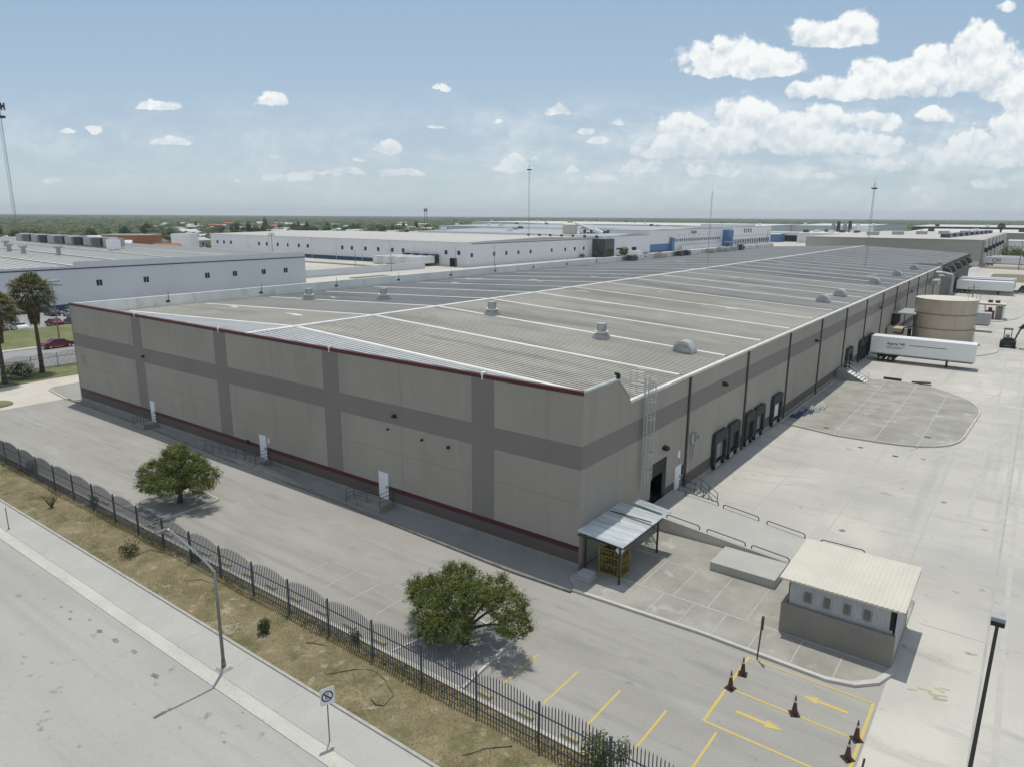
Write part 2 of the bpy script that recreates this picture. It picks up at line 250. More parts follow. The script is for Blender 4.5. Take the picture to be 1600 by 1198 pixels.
# ------------------------------------------------------------------ mesh helpers
ROOT = {}
class MB:
    def __init__(s): s.v = []; s.f = []; s.m = []
    def poly(s, pts, mi=0):
        n = len(s.v); s.v += [tuple(p) for p in pts]; s.f.append(tuple(range(n, n+len(pts)))); s.m.append(mi); return s
    def box(s, x0, x1, y0, y1, z0, z1, mi=0):
        if x0 > x1: x0, x1 = x1, x0
        if y0 > y1: y0, y1 = y1, y0
        if z0 > z1: z0, z1 = z1, z0
        n = len(s.v)
        s.v += [(x0,y0,z0),(x1,y0,z0),(x1,y1,z0),(x0,y1,z0),(x0,y0,z1),(x1,y0,z1),(x1,y1,z1),(x0,y1,z1)]
        for f in ((0,3,2,1),(4,5,6,7),(0,1,5,4),(1,2,6,5),(2,3,7,6),(3,0,4,7)): s.f.append(tuple(n+i for i in f)); s.m.append(mi)
        return s
    def hexa(s, p, mi=0):                                # 4 bottom + 4 top points
        n = len(s.v); s.v += [tuple(q) for q in p]
        for f in ((0,3,2,1),(4,5,6,7),(0,1,5,4),(1,2,6,5),(2,3,7,6),(3,0,4,7)): s.f.append(tuple(n+i for i in f)); s.m.append(mi)
        return s
    def prism(s, pts, z0, z1, mi=0):                     # pts counter-clockwise
        k = len(pts); n = len(s.v)
        zz = (lambda i: z1) if not callable(z1) else (lambda i: z1(*pts[i]))
        s.v += [(x, y, z0) for x, y in pts] + [(pts[i][0], pts[i][1], zz(i)) for i in range(k)]
        s.f.append(tuple(n+i for i in range(k-1, -1, -1))); s.m.append(mi)
        s.f.append(tuple(n+k+i for i in range(k))); s.m.append(mi)
        for i in range(k):
            j = (i+1) % k; s.f.append((n+i, n+j, n+k+j, n+k+i)); s.m.append(mi)
        return s
    def tube(s, a, b, r, n=8, r2=None, mi=0, cap=True):
        a = Vector(a); b = Vector(b); d = (b-a)
        if d.length < 1e-6: return s
        d.normalize(); x = d.orthogonal().normalized(); y = d.cross(x); r2 = r if r2 is None else r2
        k = len(s.v)
        for i in range(n):
            t = 2*pi*i/n; o = x*cos(t)+y*sin(t); s.v.append(tuple(a+o*r)); s.v.append(tuple(b+o*r2))
        for i in range(n):
            j = (i+1) % n; s.f.append((k+2*i, k+2*j, k+2*j+1, k+2*i+1)); s.m.append(mi)
        if cap:
            s.f.append(tuple(k+2*i for i in range(n-1, -1, -1))); s.m.append(mi)
            s.f.append(tuple(k+2*i+1 for i in range(n))); s.m.append(mi)
        return s
    def path(s, pts, r, n=6, mi=0):
        for a, b in zip(pts[:-1], pts[1:]): s.tube(a, b, r, n, mi=mi)
        return s
    def build(s, name, m, parent=None, smooth=False, loc=None):
        ms = m if isinstance(m, (list, tuple)) else [m]
        if parent is not None: off = ROOT[parent.name]
        elif loc is not None: off = Vector(loc)
        else:
            xs = [v[0] for v in s.v]; ys = [v[1] for v in s.v]; zs = [v[2] for v in s.v]
            off = Vector(((min(xs)+max(xs))/2, (min(ys)+max(ys))/2, min(zs)))
        me = bpy.data.meshes.new(name)
        me.from_pydata([(v[0]-off[0], v[1]-off[1], v[2]-off[2]) for v in s.v], [], s.f)
        for x in ms: me.materials.append(C_[x])
        if len(ms) > 1: me.polygons.foreach_set('material_index', s.m)
        if smooth: me.polygons.foreach_set('use_smooth', [True]*len(s.f))
        me.update()
        o = bpy.data.objects.new(name, me); COL.objects.link(o)
        if parent is not None: o.parent = parent
        else: o.location = off
        ROOT[o.name] = Vector(off)
        return o
def tag(o, label, cat=None, group=None, kind=None):
    if label: o['label'] = label
    if cat: o['category'] = cat
    if group: o['group'] = group
    if kind: o['kind'] = kind
    return o
def thing(name, label, cat, loc=(0, 0, 0), group=None, rotz=0):
    o = bpy.data.objects.new(name, None); COL.objects.link(o); o.location = loc; o.rotation_euler = (0, 0, rotz)
    o.empty_display_size = .5
    ROOT[o.name] = Vector(loc); tag(o, label, cat, group); return o
def struct(name, mb, m): 
    o = mb.build(name, m); o['kind'] = 'structure'; return o
def clone(o, loc, rotz=0, scale=None, label=None, parent=None):
    c = o.copy(); COL.objects.link(c)
    if parent is None:
        c.location = loc; c.rotation_euler = (0, 0, rotz)
        if scale is not None: c.scale = scale if hasattr(scale, '__len__') else (scale,)*3
        if label: c['label'] = label
    else: c.parent = parent
    for ch in [k for k in bpy.data.objects if k.parent == o] if o.name not in KIDS else KIDS[o.name]:
        clone(ch, None, parent=c)
    return c
KIDS = {}
def remember(o):
    ks = [k for k in bpy.data.objects if k.parent == o]; KIDS[o.name] = ks
    for k in ks: remember(k)
def text_part(name, txt, size, m, parent, mat_world, bold=0.0):
    cu = bpy.data.curves.new(name, 'FONT'); cu.body = txt; cu.size = size; cu.extrude = .004; cu.offset = bold
    t = bpy.data.objects.new(name+'_tmp', cu); COL.objects.link(t)
    bpy.context.view_layer.update()
    me = bpy.data.meshes.new_from_object(t.evaluated_get(bpy.context.evaluated_depsgraph_get()))
    bpy.data.objects.remove(t); me.transform(mat_world)
    off = ROOT[parent.name]; me.transform(Matrix.Translation(-off))
    me.materials.clear(); me.materials.append(C_[m])
    o = bpy.data.objects.new(name, me); COL.objects.link(o); o.parent = parent; ROOT[o.name] = Vector(off); return o
def frame(origin, xd, zd):                              # matrix whose local x runs along xd and local y along zd
    xd = Vector(xd).normalized(); zd = Vector(zd).normalized(); n = xd.cross(zd)
    return Matrix(((xd.x, zd.x, n.x, origin[0]), (xd.y, zd.y, n.y, origin[1]), (xd.z, zd.z, n.z, origin[2]), (0, 0, 0, 1)))


C_['ridge'] = mat('soil_crack', (.10,.085,.05), (.22,.19,.12), 3, lo=.4, hi=.6)
# ------------------------------------------------------------------ setting: ground, roads, pavements
b = MB(); b.poly([(13000*cos(2*pi*i/96), 13000*sin(2*pi*i/96), -.2) for i in range(96)]); struct('ground', b, 'scrub')
KERB = [(-67.4,-.75),(-58,-.75),(-47.5,-.9),(-37,-1.35),(-22,-1.75),(-14.6,-2.05),(-3,-2.5),(1.0,-2.35)]
b = MB(); b.prism([(-5,-12.6),(90,-12.6),(90,560),(-5,560)], -.16, -.006); struct('yard', b, 'yard')
b = MB(); b.prism([(-68,-12.6),(16.72,-12.6),(16.72,8),(1,8),(1,-.2),(-68,-.2)], -.16, 0); struct('parking_lot', b, 'lot')
b = MB(); b.box(-300, 120, -60, -19.08, -.2, -.055); struct('street', b, 'street')
b = MB(); b.box(-300, 120, -19.08, -18.42, -.2, -.02); struct('gutter', b, 'gutter')
b = MB(); b.box(-300, 120, -18.42, -16.72, -.2, .0); struct('sidewalk', b, 'walk')
b = MB()
for i in range(-60, 25): b.box(i*4.0, i*4.0+.03, -18.40, -16.74, -.001, .003)
struct('sidewalk_joints', b, 'kerb')
b = MB(); b.box(-300, 120, -16.72, -16.58, -.2, .07); struct('verge_kerb', b, 'kerb')
b = MB()
for xi in range(-60, 24):                                # gently uneven dry verge
    for yi in range(8):
        def hz(x, y): return .035 + .05*sin(x*.9+y*2)*cos(y*1.3-x*.37) + .03*sin(x*2.3+y) if 0 < (y+16.58)/3.7 < 1 else .03
        x0, x1 = xi*2., xi*2.+2.; y0, y1 = -16.58+yi*3.78/8, -16.58+(yi+1)*3.78/8
        b.poly([(x0,y0,hz(x0,y0)),(x1,y0,hz(x1,y0)),(x1,y1,hz(x1,y1)),(x0,y1,hz(x0,y1))])
struct('verge', b, 'grass')
for k, pts in enumerate((((-4.08,-15.53),(-3.4,-14.59),(-2.96,-14.2),(-2.5,-14.03),(-1.61,-14.19),(-.57,-14.68),(-.5,-15.1)),((-1.17,-15.45),(-.71,-15.57),(-.41,-15.4),(-.53,-15.02)),((4.2,-15.6),(4.4,-15.35),(4.71,-14.73),(5.46,-14.03)),((-22.85,-15.08),(-22.92,-14.05),(-21.94,-13.75)),((-6.9,-14.5),(-6.56,-14.3),(-5.79,-14.06)),((-38,-14.6),(-36.5,-14.2),(-35.4,-14.4)),((-17.5,-14.9),(-16.8,-14.2),(-15.6,-14.0),(-15.2,-14.5)))):
    b = MB(); b.path([(x,y,.075+.015*sin(i*2.1)) for i, (x,y) in enumerate(pts)], .026, 6); o = struct('soil_ridge', b, 'ridge')
b = MB(); b.box(-120, 60, -12.80, -12.6, -.2, .12); struct('lot_kerb', b, 'gutter')
# kerbed strip along the front wall
b = MB(); b.prism(KERB + [(1.0,0),(-67.4,0)], -.1, .03); struct('wall_strip', b, 'asph')
b = MB()
for (x0,y0),(x1,y1) in zip(KERB[:-1], KERB[1:]): b.hexa([(x0,y0-.14,-.1),(x1,y1-.14,-.1),(x1,y1+.02,-.1),(x0,y0+.02,-.1),(x0,y0-.14,.13),(x1,y1-.14,.13),(x1,y1+.02,.13),(x0,y0+.02,.13)])
struct('wall_kerb', b, 'kerbdark')
# corner island at the right
ISL = [(.1,-.02),(.1,-1.2),(1.0,-2.0),(1.3,-2.08),(8.5,-1.82),(14.4,-1.95),(15.5,-1.6),(16.3,-.8),(16.72,.4),(16.72,3.2),(16.72,8.2),(.1,8.2)]
b = MB(); b.prism(ISL, -.1, .10); struct('corner_island', b, 'island')
b = MB()
o_ = [(1.0,-2.3),(8.5,-1.98),(14.5,-2.1),(15.65,-1.75),(16.5,-.9),(16.92,.35)]; i_ = [(1.0,-2.08),(8.5,-1.76),(14.4,-1.88),(15.45,-1.55),(16.25,-.75),(16.66,.4)]
for k in range(5): b.prism([o_[k],o_[k+1],i_[k+1],i_[k]], -.1, .14)
b.box(16.66, 16.9, .4, 1.0, -.1, .139); struct('island_kerb', b, 'gutter')
b = MB()
b.box(1.2, 16.5, .52, .62, .09, .106); b.box(3.2, 6.2, 4.1, 4.18, .09, .105)
for x, ya, yb in ((3.1,-1.9,.5),(5.3,-1.9,.5),(7.1,-1.75,.5),(8.9,-1.7,.5),(10.8,-1.75,.5),(12.8,-1.8,.5),(14.7,-1.75,.4),(3.8,.64,4.5),(5.8,.64,4.6),(7.8,.64,4.5),(9.9,.64,4.5)): b.box(x-.03, x+.03, ya, yb, .09, .105)
struct('island_joints', b, 'joint')
# second island beside the docks
def rounded(pts, r=2.0, n=6):
    out = []
    for i, p in enumerate(pts):
        a, q = Vector(pts[i-1]), Vector(pts[(i+1) % len(pts)]); p = Vector(p[:2]); rr = pts[i][2] if len(pts[i]) > 2 else 0
        a = Vector(a[:2]); q = Vector(q[:2])
        if rr == 0: out.append(tuple(p)); continue
        A = p+(a-p).normalized()*rr; B = p+(q-p).normalized()*rr
        for k in range(n+1):
            t = k/n; out.append(tuple(A*(1-t)**2+p*2*t*(1-t)+B*t*t))
    return out
I2 = rounded([(.3,39.8),(6.0,38.4),(15.6,39.0,6.0),(16.7,60.5,5.0),(9.8,68.4,3.5),(.3,66.6)])
b = MB(); b.prism(I2, -.1, .12); struct('dock_island', b, 'island')
def ring(poly, w, z0, z1, mb):
    c = Vector((sum(p[0] for p in poly)/len(poly), sum(p[1] for p in poly)/len(poly)))
    for k in range(len(poly)):
        p, q = Vector(poly[k]), Vector(poly[(k+1) % len(poly)])
        if (q-p).length < .02: continue
        n = Vector(((q-p).y, -(q-p).x)).normalized()
        mb.hexa([(*(p-n*0),z0),(*(p+n*w),z0),(*(q+n*w),z0),(*q,z0),(*p,z1),(*(p+n*w),z1),(*(q+n*w),z1),(*q,z1)])
b = MB(); ring(I2, .16, -.1, .15, b); struct('dock_island_kerb', b, 'gutter')
b = MB()
for x in (5.6, 9.2, 12.8): b.box(x-.05, x+.05, 38.9, 68.0 if x < 12 else 64.5, .11, .125)
for y in (49, 58): b.box(.4, 16.0, y-.03, y+.03, .11, .126)
struct('dock_island_joints', b, 'joint')
# small island by the tank, and one by the pump house
for nm, pl in (('tank_island', rounded([(2,100.5),(3,93.5),(12.0,93.0,2.),(15.8,99.5,3.),(15.9,106),(13,120),(2,120)])), ('pump_island', rounded([(6,143),(14,142,1.5),(17.6,152,5),(16.5,168,5),(6,168)]))):
    b = MB(); b.prism(pl, -.1, .1); struct(nm, b, 'yard'); b = MB(); ring(pl, .15, -.1, .13, b); struct(nm+'_kerb', b, 'gutter')
b = MB()
for x in (20.2,): b.box(x-.06, x+.06, -12, 250, -.006, -.002)
for y in (6, 23.6, 61, 84): b.box(1.5 if y > 60 else 17.2, 60, y-.04, y+.04, -.006, -.0025)
for x in (5.4, 10.6, 15.8): b.box(x-.025, x+.025, 15 if x < 15 else 9, 37.8, -.006, -.0022)
for y in (18.5, 28.0, 33.0): b.box(1.8, 16, y-.025, y+.025, -.006, -.0018)
struct('yard_joints', b, 'yardj')
rs_ = random.Random(21)
def stain(x, y, r, z, m='stain', e=1.0):
    b = MB(); n = 13; ph = rs_.uniform(0, 6); b.prism([(x+e*r*cos(2*pi*i/n)*(1+.35*sin(3*i+ph)+.15*rs_.uniform(-1,1)), y+r*sin(2*pi*i/n)*(1+.3*cos(2*i+ph))) for i in range(n)], z-.004, z); struct('stain', b, m)
C_['tyre'] = mat('tyre_mark', (.405,.388,.343), (.465,.445,.398), 1.1, lo=.3, hi=.6); C_['tyrel'] = mat('tyre_mark_lot', (.265,.255,.228), (.325,.313,.28), .9, lo=.3, hi=.6)
def track(p0, p1, p2, w, z, m):
    P_ = [Vector(p0), Vector(p1), Vector(p2)]
    for off in (-.95, .95):
        b = MB(); prev = None
        for k in range(19):
            t_ = k/18; c = P_[0]*(1-t_)**2+P_[1]*2*t_*(1-t_)+P_[2]*t_*t_; d = ((P_[1]-P_[0])*(1-t_)+(P_[2]-P_[1])*t_).normalized(); n_ = Vector((d.y, -d.x)); a = (c+n_*(off-w/2), c+n_*(off+w/2))
            if prev: b.poly([(*prev[0],z), (*prev[1],z), (*a[1],z), (*a[0],z)][::-1])
            prev = a
        struct('tyre_mark', b, m)
for i, a in enumerate((((1.5,22.5),(14,22),(18.5,50)),((1.5,32.5),(11,33),(19,70)),((19,18),(19.2,60),(18,110)),((22,-5),(21.4,30),(22,90)))): track(*a, .26, -.0015+.0001*i, 'tyre')
for i, a in enumerate((((-64,-5.4),(-20,-5.6),(9,-4.9)),((-64,-8.2),(-18,-7.2),(8,-6.6)))): track(*a, .3, .0028+.0001*i, 'tyrel')
C_['stain'] = mat('oil_stain', (.15,.145,.135), (.27,.265,.25), 2.2, lo=.4, hi=.6); C_['stainf'] = mat('faint_stain', (.24,.235,.22), (.34,.335,.31), 1.6, lo=.4, hi=.6)
for i, (x, y) in enumerate(((-20.25,-20.28),(-19.36,-20.17),(-17.7,-19.92),(-13.04,-19.9),(-4.03,-20.73),(-10.41,-20.24),(-14.73,-20.0),(-18.6,-20.5),(-16.2,-20.1))): stain(x, y, rs_.uniform(.05,.13), -.051+.0002*i, e=2.0)
for i, (x, y) in enumerate(((13.74,35.83),(11.37,15.71),(16.34,25.65),(19.13,21.74),(7.77,34.81),(19.63,12.05))): stain(x, y, rs_.uniform(.1,.26), -.002+.0002*i, 'stain' if i < 3 else 'stainf')
for i in range(9): stain(rs_.uniform(2,24), rs_.uniform(14,36), rs_.uniform(.05,.16), -.0018+.0001*i, 'stainf', rs_.uniform(.8,4))
for i in range(22): stain(rs_.uniform(-45,12), rs_.uniform(-11.5,-3), rs_.uniform(.04,.12), .0042+.0001*i, 'stainf', rs_.uniform(.8,5))
b = MB(); b.box(5, 26, 258, 300, -.01, .03); b.box(-2, 40, 332, 349, -.01, .03); struct('yard_verge', b, 'grass')
# left: driveway, road, verges, neighbour's car park
b = MB(); b.prism([(-68,-40),(-68,-.2),(-66,-.2),(-66,60),(-79.8,60),(-80.3,3),(-79.6,-3),(-78.2,-9),(-76,-12.6)], -.19, -.004); struct('driveway', b, 'beige')
b = MB(); b.prism(rounded([(-67.5,-.85),(-66,-.6),(-66,40),(-76.5,40),(-74.6,-.1,1.2)]), -.1, .10); struct('driveway_island', b, 'lot')
b = MB(); ring(rounded([(-67.5,-.85),(-66,-.6),(-66,40),(-76.5,40),(-74.6,-.1,1.2)]), .16, -.1, .13, b); struct('driveway_kerb', b, 'gutter')
C_['green'] = mat('green_grass', (.10,.125,.035), (.19,.185,.08), .3, spots=[((.24,.22,.13),.9,.58,.7,.6,(1,1,1)),((.06,.08,.02),.5,.56,.7,.6,(1,1,1))], bump=.8, fine=.2, rough=.95)
b = MB(); b.prism([(-88.2,-40),(-76,-12.6),(-78.2,-9),(-79.6,-3),(-80.3,3),(-79.8,120),(-88.2,120)], -.1, .05); b.prism(rounded([(-74.5,-12.6),(-69.3,-12.6),(-69.3,-5.2,1.5),(-72.5,-5.0,1.5)]), -.1, .07); struct('palm_verge', b, 'green')
b = MB(); b.box(-105, -88.2, -60, 160, -.19, .0); struct('side_road', b, 'asph')
b = MB(); b.box(-106.3, -105, -60, 160, -.19, .1); struct('side_road_kerb', b, 'gutter')
b = MB(); b.prism([(-122.6,-60),(-106.3,-60),(-106.3,160),(-122.6,160)], -.1, lambda x, y: .75 if x < -110 else .1); struct('bank', b, 'green')
b = MB(); b.box(-149.5, -122.6, -60, 160, -.1, .02); struct('neighbour_car_park', b, 'asph')
b = MB()
for k in range(30): b.box(-129.5, -124.2, -10+k*2.7, -9.88+k*2.7, .01, .026)
struct('car_park_lines', b, 'joint')
b = MB(); b.prism([(-420,97),(-149.5,97),(-149.5,160),(-66,160),(-66,-.2),(-66,640),(-420,640)], -.19, -.01); b.box(-420,-149.5,97,640,-.19,-.012); struct('estate_road', b, 'lotfar')
b = MB(); b.box(-166, -150, 126, 141, -.01, .2); b.box(-300, -182, 168, 173, -.01, .12); struct('estate_grass', b, 'green')

# ------------------------------------------------------------------ the big warehouse
WX, HP, HE, HR, YE = -65.6, 11.0, 9.2, 10.82, 252.0
wh = thing('warehouse', 'huge taupe warehouse with darker painted bands and a ribbed low gable roof', 'warehouse', (0, 0, 0))
def ugrid(breaks, zbreaks, fn, pt):
    mb = MB()
    for i in range(len(breaks)-1):
        for j in range(len(zbreaks)-1):
            u0, u1, z0, z1 = breaks[i], breaks[i+1], zbreaks[j], zbreaks[j+1]
            k = fn((u0+u1)/2, (z0+z1)/2)
            if k is None: continue
            mb.poly([pt(u0,z0), pt(u1,z0), pt(u1,z1), pt(u0,z1)], k)
    return mb
WM = ['tan','band','brown','red','plinth','seam']
J = [-7.3-14.6*k for k in range(4)]; MID = [-.02, -14.6, -29.2, -43.8, -58.4]
us = {WX, 0.0}
for j in J: us |= {j-.92, j+.92, j-.03, j+.03}
for j in MID[1:]: us |= {j-.02, j+.02}
us = sorted(us); zs = [-.15,.45,1.22,1.56,4.20,4.23,6.33,7.78,10.78,HP]
def ffn(u, z):
    if z > 10.78: return 3
    if z < .45: return 4
    for j in J:
        if abs(u-j) < .03 and z > 1.56: return 5
    if z < 1.22: return 2
    if z < 1.56: return 3
    if 6.33 < z < 7.78: return 1
    for j in J:
        if abs(u-j) < .92: return 1
    for j in MID[1:]:
        if abs(u-j) < .02: return 5
    if 4.20 < z < 4.23 and not(-29 < u < -22): return 5
    return 0
fw = ugrid(us, zs, ffn, lambda u, z: (u, 0, z))
fw.poly([(WX,.22,HP),(0,.22,HP),(0,0,HP),(WX,0,HP)][::-1], 3); fw.poly([(WX,.22,8),(0,.22,8),(0,.22,HP),(WX,.22,HP)][::-1], 0)
fwo = fw.build('front_wall', WM, wh)
# pilaster joints stand a touch proud, with pale clips on the coping
for j in J:
    q = MB(); q.box(j-.10, j+.10, -.07, .25, HP-.04, HP+.16); q.box(j-.05, j+.05, -.06, -.0, HP-.30, HP-.04); q.build('coping_clip', 'white', wh)
q = MB(); q.box(WX-.05, .04, -.05, -.002, HP-.20, HP+.03); q.box(WX-.05, .04, -.002, .26, HP+.002, HP+.03); q.build('coping', 'red', wh)
q = MB(); q.box(.002, .05, 0, 4.1, HP-.06, HP+.05); q.box(-.25, .002, .26, 4.1, HP-.04, HP+.05)
q.hexa([(.002,4.1,HP-.08),(.05,4.1,HP-.08),(.05,5.8,9.5),(.002,5.8,9.5),(.002,4.1,HP+.05),(.05,4.1,HP+.05),(.05,5.8,9.62),(.002,5.8,9.62)])
q.build('side_coping', 'galv', wh)
q = MB(); q.box(-.1,.1,4.0,4.2,HP+.05,HP+.32); q.box(-.25,.05,4.05,4.15,HP+.25,HP+.4); q.build('camera_mount', 'black', wh)
# side wall
SP = [15.38+12.95*k for k in range(12)]
SM = [8.9, 21.9] + [s+6.47 for s in SP[1:]]
ys = {0.0, 4.1, 5.8, 9.5, 12.05, 168.0}
for s in SP+SM:
    if s < 167: ys |= {s-.02, s+.02}
ys = sorted(ys); zs2 = [-.15,.5,.85,1.48,3.95,6.33,7.78,HE]
def sfn(u, z):
    if 9.5 < u < 12.05 and .85 < z < 3.95: return None
    if z < .5: return 4
    if z < 1.48: return 2 if u > 9 else 0
    if 6.33 < z < 7.78: return 1
    for s in SP+SM:
        if abs(u-s) < .02: return 5
    return 0
sw = ugrid(ys, zs2, sfn, lambda u, z: (0, u, z))
sw.poly([(0,0,HE),(0,5.8,HE),(0,5.8,9.55),(0,4.1,HP),(0,0,HP)], 0)
sw.poly([(-.24,0,HE-1),(-.24,5.8,HE-1),(-.24,5.8,9.55),(-.24,4.1,HP),(-.24,0,HP)][::-1], 0)
sw.poly([(0,4.1,HP),(0,5.8,9.55),(-.24,5.8,9.55),(-.24,4.1,HP)], 0)
sw.poly([(0,5.8,9.55),(0,5.8,HE-1),(-.24,5.8,HE-1),(-.24,5.8,9.55)], 0)
# reveals of the loading opening
for (a, c) in (((9.5,9.5),(.85,3.95)),((12.05,12.05),(.85,3.95)),((9.5,12.05),(3.95,3.95))):
    sw.poly([(0,a[0],c[0]),(-.3,a[0],c[0]),(-.3,a[1],c[1]),(0,a[1],c[1])] if a[0]==a[1] else [(0,a[0],c[0]),(0,a[1],c[0]),(-.3,a[1],c[0]),(-.3,a[0],c[0])], 5)
sw.build('side_wall', WM, wh)
q = MB()                                                  # dim room behind the opening
q.poly([(-.3,9.0,.84),(-6,9.0,.84),(-6,13,.84),(-.3,13,.84)]); q.poly([(-6,9,.84),(-6,9,5),(-6,13,5),(-6,13,.84)]); q.poly([(-.3,9,.84),(-.3,9,5),(-6,9,5),(-6,9,.84)]); q.poly([(-.3,13,.84),(-6,13,.84),(-6,13,5),(-.3,13,5)]); q.poly([(-.3,9,5),(-.3,13,5),(-6,13,5),(-6,9,5)])
q.build('interior', 'dark', wh)
q = MB()
for k in range(10): q.box(-.16, -.10 if k % 2 else -.12, 9.5, 12.05, 3.95-.11*(k+1), 3.95-.11*k-.01)
sh = q.build('roller_shutter', 'dock', wh)
q = MB(); q.box(.0,.05,13.6,14.65,.80,2.62); dq = q.build('side_door', 'door', wh); q = MB(); q.box(.05,.1,14.42,14.5,1.6,1.75); q.build('door_handle', 'black', dq if False else wh)
for (a, c) in ((-17.05,-16.08),(-31.65,-30.72),(-49.9,-49.1)):
    q = MB(); q.box(a, c, -.05, 0, .48, 2.45); q.box(a-.06, c+.06, -.03, 0, 2.45, 2.50); d = q.build('door', 'door', wh)
    ROOT[d.name] = Vector((0,0,0)); q = MB(); q.box(c-.16, c-.08, -.11, -.05, 1.38, 1.52); q.build('handle', 'black', d)
# wall lights, vents and small fittings
for (x, z) in ((-15.2,6.95),(-50.2,6.9)):
    q = MB(); q.hexa([(x-.15,-.26,z-.04),(x+.15,-.26,z-.04),(x+.15,0,z-.09),(x-.15,0,z-.09),(x-.15,-.2,z+.09),(x+.15,-.2,z+.09),(x+.15,0,z+.15),(x-.15,0,z+.15)]); q.build('wall_light', 'black', wh)
for (x, z, s) in ((-15.9,5.9,.07),(-12.6,5.75,.09),(-10.2,5.7,.11),(-33.4,1.5,.18)):
    q = MB(); q.tube((x,-.16,z),(x,0,z),s,8); q.build('pipe_stub', 'black', wh)
for (y, z) in ((11.4,4.75),(22.6,7.3),(52.0,6.9),(91.0,6.9),(123.0,6.9)):
    q = MB(); q.hexa([(0,y-.25,z-.1),(.38,y-.25,z-.16),(.38,y+.25,z-.16),(0,y+.25,z-.1),(0,y-.25,z+.14),(.34,y-.25,z+.02),(.34,y+.25,z+.02),(0,y+.25,z+.14)]); q.build('wall_light', 'black', wh)
q = MB(); q.box(WX+1.3,WX+2.1,-.04,0,4.5,5.4); q.build('louvre', 'plinth', wh)
q = MB(); q.box(-30.4,-30.2,-.1,0,2.0,2.4); q.build('sign_plate', 'white', wh)
q = MB(); q.box(0,.03,14.0,14.35,3.2,3.75); q.build('sign_plate', 'white', wh)
q = MB(); q.box(0,.12,14.85,15.15,1.7,2.4); q.build('meter_box', 'wood', wh)
q = MB(); q.box(.0,.34,16.6,17.1,3.9,4.5); q.box(.0,.2,16.1,16.5,3.8,4.6); q.path([(.1,16.3,3.8),(.1,16.3,2.9),(.1,16.05,2.7)],.04); q.path([(.1,16.8,3.9),(.1,16.8,2.8),(.12,16.5,2.3)],.04); q.box(.3,.55,16.7,17.0,4.1,4.4); q.build('electrical_box', 'galvd', wh)
for s in SP:
    if s > 166: continue
    q = MB(); q.box(.0, .14, s-.10, s+.10, .1, HE-.05); q.build('downspout', 'spout', wh)
q = MB(); q.box(-.22,.06,5.85,168,HE-.04,HE+.14); q.build('eave_trim', 'stripe', wh)
# rear part: metal-clad wall, stepped parapet
q = MB()
n_ = 0; y = 171.0
while y < YE:
    q.poly([(-.6,y,-.15),(-.6,y+.8,-.15),(-.6,y+.8,8.7),(-.6,y,8.7)]); q.poly([(-.6,y+.8,-.15),(-.35,y+.8,-.15),(-.35,y+.8,8.7),(-.6,y+.8,8.7)]); q.poly([(-.35,y+.8,-.15),(-.35,y+1.7,-.15),(-.35,y+1.7,8.7),(-.35,y+.8,8.7)]); q.poly([(-.35,y+1.7,-.15),(-.6,y+1.7,-.15),(-.6,y+1.7,8.7),(-.35,y+1.7,8.7)]); y += 1.7
q.build('clad_wall', 'block', wh)
q = MB(); q.box(-.8,.05,168,171,-.15,10.35); q.box(-6,-.8,168,168.4,9.0,9.9); q.build('step_wall', 'tan', wh)
q = MB(); q.box(-.7,0,171,YE,8.7,8.95); q.box(-.5,-.1,171,YE,HE-.05,HE+.05); q.build('rear_gutter', 'spout', wh)
q = MB(); q.box(WX,.0,YE-.1,YE+.1,-.15,9.2); q.build('rear_wall', 'tan', wh)
q = MB(); q.box(WX-.1,WX+.3,.22,YE,-.15,HP-.02); lp = q.build('left_parapet', 'parapet', wh)
q = MB(); q.box(WX-.1,WX+.1,-.01,.22,-.15,HP+.0); q.build('corner_trim', 'block', wh)
for k in range(18):
    y = 11+13*k
    q = MB(); q.box(WX+.3,WX+.52,y-.35,y+.05,10.15,10.36); q.path([(WX+.34,y,10.36),(WX+.34,y,HP+.45)],.025); q.build('lightning_rod', 'black', wh)
for (y0, ln, h) in ((128,3.5,1.3),(146,3,1.2),(158,2.2,1.3),(163,2.2,1.3),(182,3.5,1.2),(190,2,1.4),(194,4,1.2),(202,3,1.3),(208,3,1.7)):
    q = MB(); q.box(WX+1.0,WX+2.9,y0,y0+ln,9.9,9.8+h*.8); q.box(WX+1.2,WX+2.6,y0+.3,y0+ln-.3,9.9,9.8+h)
    q.path([(WX+.9,y0-.2,9.7),(WX+.9,y0-.2,9.9+h),(WX+3,y0-.2,9.9+h),(WX+3,y0-.2,9.7)],.07); q.path([(WX+.9,y0+ln,9.9+h),(WX+3,y0+ln,9.9+h)],.07); q.build('roof_unit', ('galvd','tanw','galvd','dglass','galvd')[int(y0)%5], wh)
# roof: real ribs every 0.45 m
def roof_slope(x0, z0, x1, z1, y0, y1, step=.46):
    mb = MB(); prof = []; y = y0
    while y < y1-1e-3:
        e = min(y+step, y1)
        prof += [(y, 0)] + ([(y+.15, 0), (y+.162, .115), (y+.31, .115), (y+.34, 0)] if e-y > .4 else [])
        y = e
    prof.append((y1, 0)); n = len(prof)
    mb.v = [(x0, p, z0+h) for p, h in prof] + [(x1, p, z1+h) for p, h in prof]
    mb.f = [(i, i+1, n+i+1, n+i) if x1 < x0 else (i, n+i, n+i+1, i+1) for i in range(n-1)]; mb.m = [0]*(n-1)
    return mb
RX = -33.0; LE = 9.6
C_['roof3'] = mat('roof_sheet_mid', (.37,.36,.32), (.42,.41,.37), .09, stretch=(1,2,1), rough=.6, spots=[((.21,.21,.20),.16,.52,.68,.6,(.35,2,1)),((.38,.38,.36),.7,.68,.75,.5,(.3,1,1))], fine=.05)
